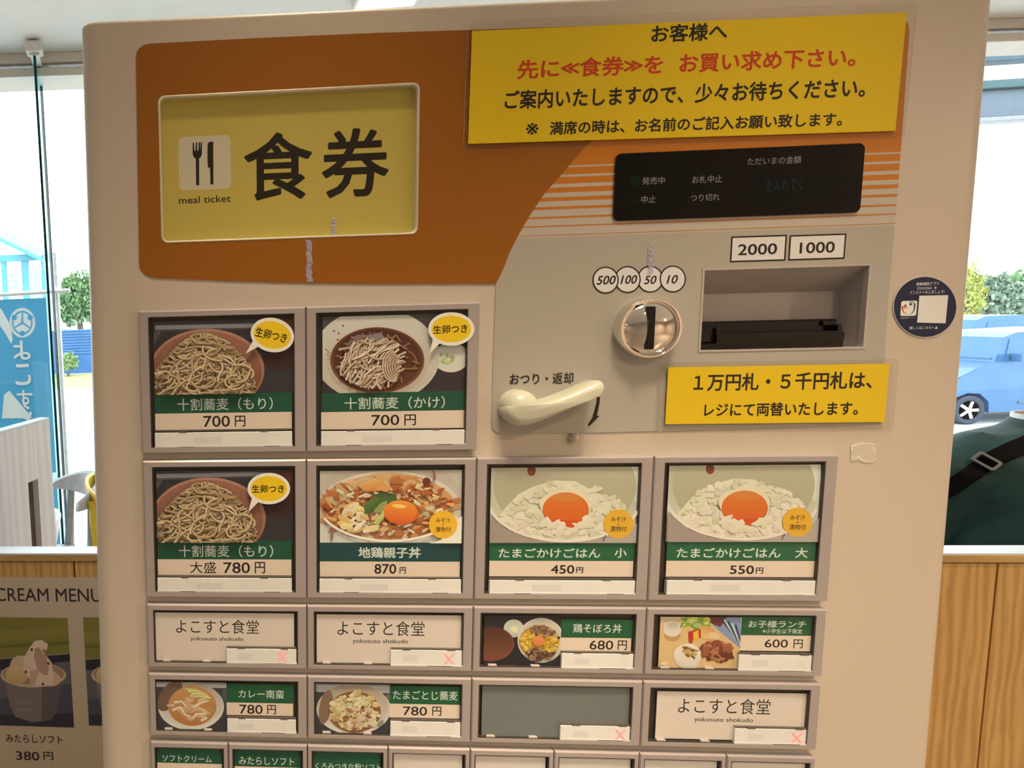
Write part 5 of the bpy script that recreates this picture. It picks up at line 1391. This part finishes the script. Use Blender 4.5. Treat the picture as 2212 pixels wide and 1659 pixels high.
# pergola shelter across the yard, left
Yp = 9.0
q = lambda x, y: wy(x, y, Yp)
TEAL = mat('teal_steel', (0.08, 0.32, 0.42), 0.5, vary=.1, scale=2); PALEB = mat('pale_cladding', (0.3, 0.52, 0.58), 0.5, vary=.05)
a_, b_ = q(-90, 450), q(93, 540)
pg = empty('garden_shelter', (q(40, 700).x, Yp, GZ), 'pale blue steel shelter with a sloping roof and slatted sides, beyond the banner', 'shelter')
L0 = Vector((q(40, 700).x, Yp, GZ)); R_ = lambda v: v - L0
def beam(p0, p1, th, dep): 
    d_ = (p1 - p0); n_ = Vector((-d_.z, 0, d_.x)).normalized() * th
    m = MB(); m.loft([[v + Vector((0, y, 0)) for v in (p0, p1, p1 - n_, p0 - n_)] for y in (0, dep)], True, False); return m
beam(R_(a_), R_(b_), .14, 3.0).build('roof', PALEB, pg)
beam(R_(q(-90, 470)), R_(q(92, 558)), .05, .08).build('fascia', TEAL, pg)
MB().box(R_(q(-30, 560)).x, R_(q(90, 560)).x, .1, .22, R_(q(40, 562)).z, R_(q(40, 548)).z).build('crossbeam', TEAL, pg)
for x0_, x1_ in ((-2, 7), (42, 56), (86, 91)):
    MB().box(R_(q(x0_, 600)).x, R_(q(x1_, 600)).x, .12, .21, 0, R_(q(40, 553)).z).build('post', TEAL, pg)
m = MB()
for i in range(16):
    z = R_(q(20, 590)).z - i * .085; m.box(R_(q(7, 600)).x, R_(q(34, 600)).x, .14, .16, z - .05, z)
m.build('slat_screen', PALEB, pg)
m = MB()
for i in range(5):
    x_ = R_(q(60, 600)).x + i * .05; m.box(x_, x_ + .03, .14, .16, 0, R_(q(60, 585)).z)
m.build('slat_screen', PALEB, pg)

# terrace canopy outside the right window
Yc = 4.3
cq = lambda x, y: wy(x, y, Yc)
xr0, xr1 = cq(1300, 150).x, cq(2700, 150).x
DKT = mat('canopy_steel', (0.03, 0.08, 0.13), 0.5, vary=.05); PB = mat('canopy_panel', (0.13, 0.18, 0.25), 0.5, vary=.04)
cv = empty('terrace_canopy', ((xr0 + xr1) / 2, Yc, GZ), 'dark steel terrace canopy with pale blue fascia outside the right window', 'canopy'); cw = (xr1 - xr0) / 2
for nme, ya, yb_, m_, dy in (('front_beam', 94, 131, DKT, 0), ('rear_beam', 169, 187, mat('canopy_teal', (.03, .11, .13), .5), .02), ('fascia', 187, 247, PB, .06), ('fascia_trim', 247, 257, mat('pale_trim', (.36, .38, .44), .5), .05)):
    za, zb_ = cq(2170, ya).z - GZ, cq(2170, yb_).z - GZ
    MB().cbox(-cw, cw, dy, dy + .1, zb_, za, .004).build(nme, m_, cv)
for sx_ in (-cw + .05, cw - .05): MB().box(sx_ - .05, sx_ + .05, .12, .22, 0, cq(2170, 95).z - GZ).build('post', DKT, cv)
for y0_, y1_ in ((320, 308), (362, 366)):
    a_, b_ = wy(1900, y0_ + 8, 14), wy(2330, y1_ - 6, 14); mid = (a_ + b_) / 2
    o = MB().tube([a_ + (b_ - a_) * t + Vector((0, 0, -.25 * math.sin(PI * t))) for t in [i / 12 for i in range(13)]], .022, 6).build('overhead_cable', mat('cable_grey', (.35, .42, .48), .5)); tag(o, ('upper' if y0_ == 320 else 'lower') + ' overhead cable crossing the sky in the right window', 'cable')

# ---- vehicles
CARB = mat('silver_blue_paint', (0.05, 0.14, 0.30), 0.3, 0.2, vary=.05, scale=2); CARG = mat('car_glass', (0.04, 0.13, 0.25), 0.08); TYRE = mat('tyre', (.03, .045, .07), .8); RIM = mat('alloy', (.55, .58, .65), .3, .6)
def wheel(x, y, r, parent, side):
    M_ = Matrix.Translation((x, y, r)) @ Matrix.Rotation(PI if side > 0 else 0, 4, 'Z')
    w = MB().lathe([(r * .66, 0), (r * .7, -.02), (r * .9, -.03), (r, 0), (r, .16), (r * .6, .18)], 36, M_).build('wheel', TYRE, parent)
    m = MB().lathe([(r * .67, .0), (r * .62, .03), (r * .2, .03)], 32, M_)
    for k_ in range(5):
        a = 2 * PI * k_ / 5 + .3; R2 = Matrix.Rotation(a, 4, 'Y'); m.cbox(-r * .1, r * .1, -.01, .03, .03, r * .64, .01, M_ @ R2)
    m.lathe([(r * .2, .03), (r * .18, -.012), (.001, -.016)], 20, M_)
    m.build('rim', RIM, w)
def car(label, name, wx, wheel_y, L, r, prof, glass, half, paint, parts_, wheels):
    Y = wheel_y; e = empty(name, (wx, Y + half, GZ), label, 'car' if name == 'car' else 'truck')
    rings = []
    for y, kx, kz in ((-half, .985, .0), (-half + .03, 1, 0), (half - .03, 1, 0), (half, .985, 0)):
        rings.append([(x * 1.0, y * (1 - max(0, z - .95) * .16), z) for x, z in prof])
    MB().loft(rings, True, False).build('body', paint, e)
    for nme, pts, off in glass:
        m = MB()
        for s in (-1, 1):
            m2 = MB().prism(pts, 0, .02); m.add([(v[0], s * (half * (1 - max(0, v[2] - .95) * .16) + .006) + (-.01 if s > 0 else .0) + v[1] * 0 + (v[1] - .01), v[2]) for v in m2.v], m2.f)
        m.build(nme, CARG, e)
    for x in wheels:
        wheel(x, -half - .005, r, e, -1); wheel(x, half + .005, r, e, 1)
    for nme, bx, m_ in parts_: MB().cbox(*bx, .01).build(nme, m_, e)
    return e
wq = wz(2089, 917, GZ); r = .31
prof = [(-.78, .32), (-.82, .5), (-.78, .72), (-.6, .90), (-.2, 1.04), (.1, 1.20), (.46, 1.33), (.66, 1.84), (.95, 1.94), (2.4, 1.97), (3.0, 1.9), (3.35, 1.3), (3.4, .8), (3.38, .3), (2.85, .25), (2.82, .5), (2.6, .66), (2.3, .62), (2.08, .45), (2.05, .25), (.40, .25), (.38, .48), (.2, .66), (-.05, .68), (-.28, .58), (-.38, .4), (-.4, .28)]
car('silver blue compact car parked side on, behind the person in green', 'car', wq.x, wq.y, 4.2, r, prof,
    [('quarter_glass', [(.51, 1.34), (.56, 1.48), (.62, 1.34)], 0), ('front_window', [(.66, 1.34), (.78, 1.8), (1.75, 1.86), (1.78, 1.34)], 0), ('rear_window', [(1.86, 1.34), (1.84, 1.86), (2.85, 1.82), (3.05, 1.36)], 0)], .82, CARB,
    [('door_trim', (.95, 2.05, -.84, -.82, .42, .48), mat('car_trim', (.06, .12, .2), .5)), ('mirror', (.74, .9, -1.0, -.82, 1.34, 1.5), CARB), ('door_handle', (1.5, 1.68, -.845, -.82, .98, 1.01), RIM), ('headlight', (-.74, -.45, -.835, -.7, .76, .86), mat('lamp_lens', (.75, .8, .85), .15)),
     ('windscreen', (.47, .53, -.7, .7, 1.36, 1.42), CARG)], (0.0, 2.45))
vq = wz(2110, 800, GZ)
vs = 20.0; vx = wy(2092, 700, vs)
prof2 = [(0, .35), (-.05, .9), (.02, 1.25), (.35, 1.95), (.6, 2.05), (1.55, 2.05), (1.6, 1.6), (1.65, 1.65), (4.6, 1.65), (4.6, .4)]
car('blue truck parked beyond the yellow green bush in the right window', 'truck', vx.x, vs, 4.6, .36, [(x, z + .0) for x, z in prof2],
    [('cab_window', [(.42, 1.3), (.62, 1.88), (1.4, 1.9), (1.42, 1.3)], 0)], .85, mat('blue_vehicle', (.04, .14, .32), .3, vary=.05, scale=1), [('bumper', (-.1, 0, -.8, .8, .4, .62), RIM), ('cargo_rail', (1.7, 4.55, -.88, -.85, 1.15, 1.25), RIM)], (.8, 3.8))
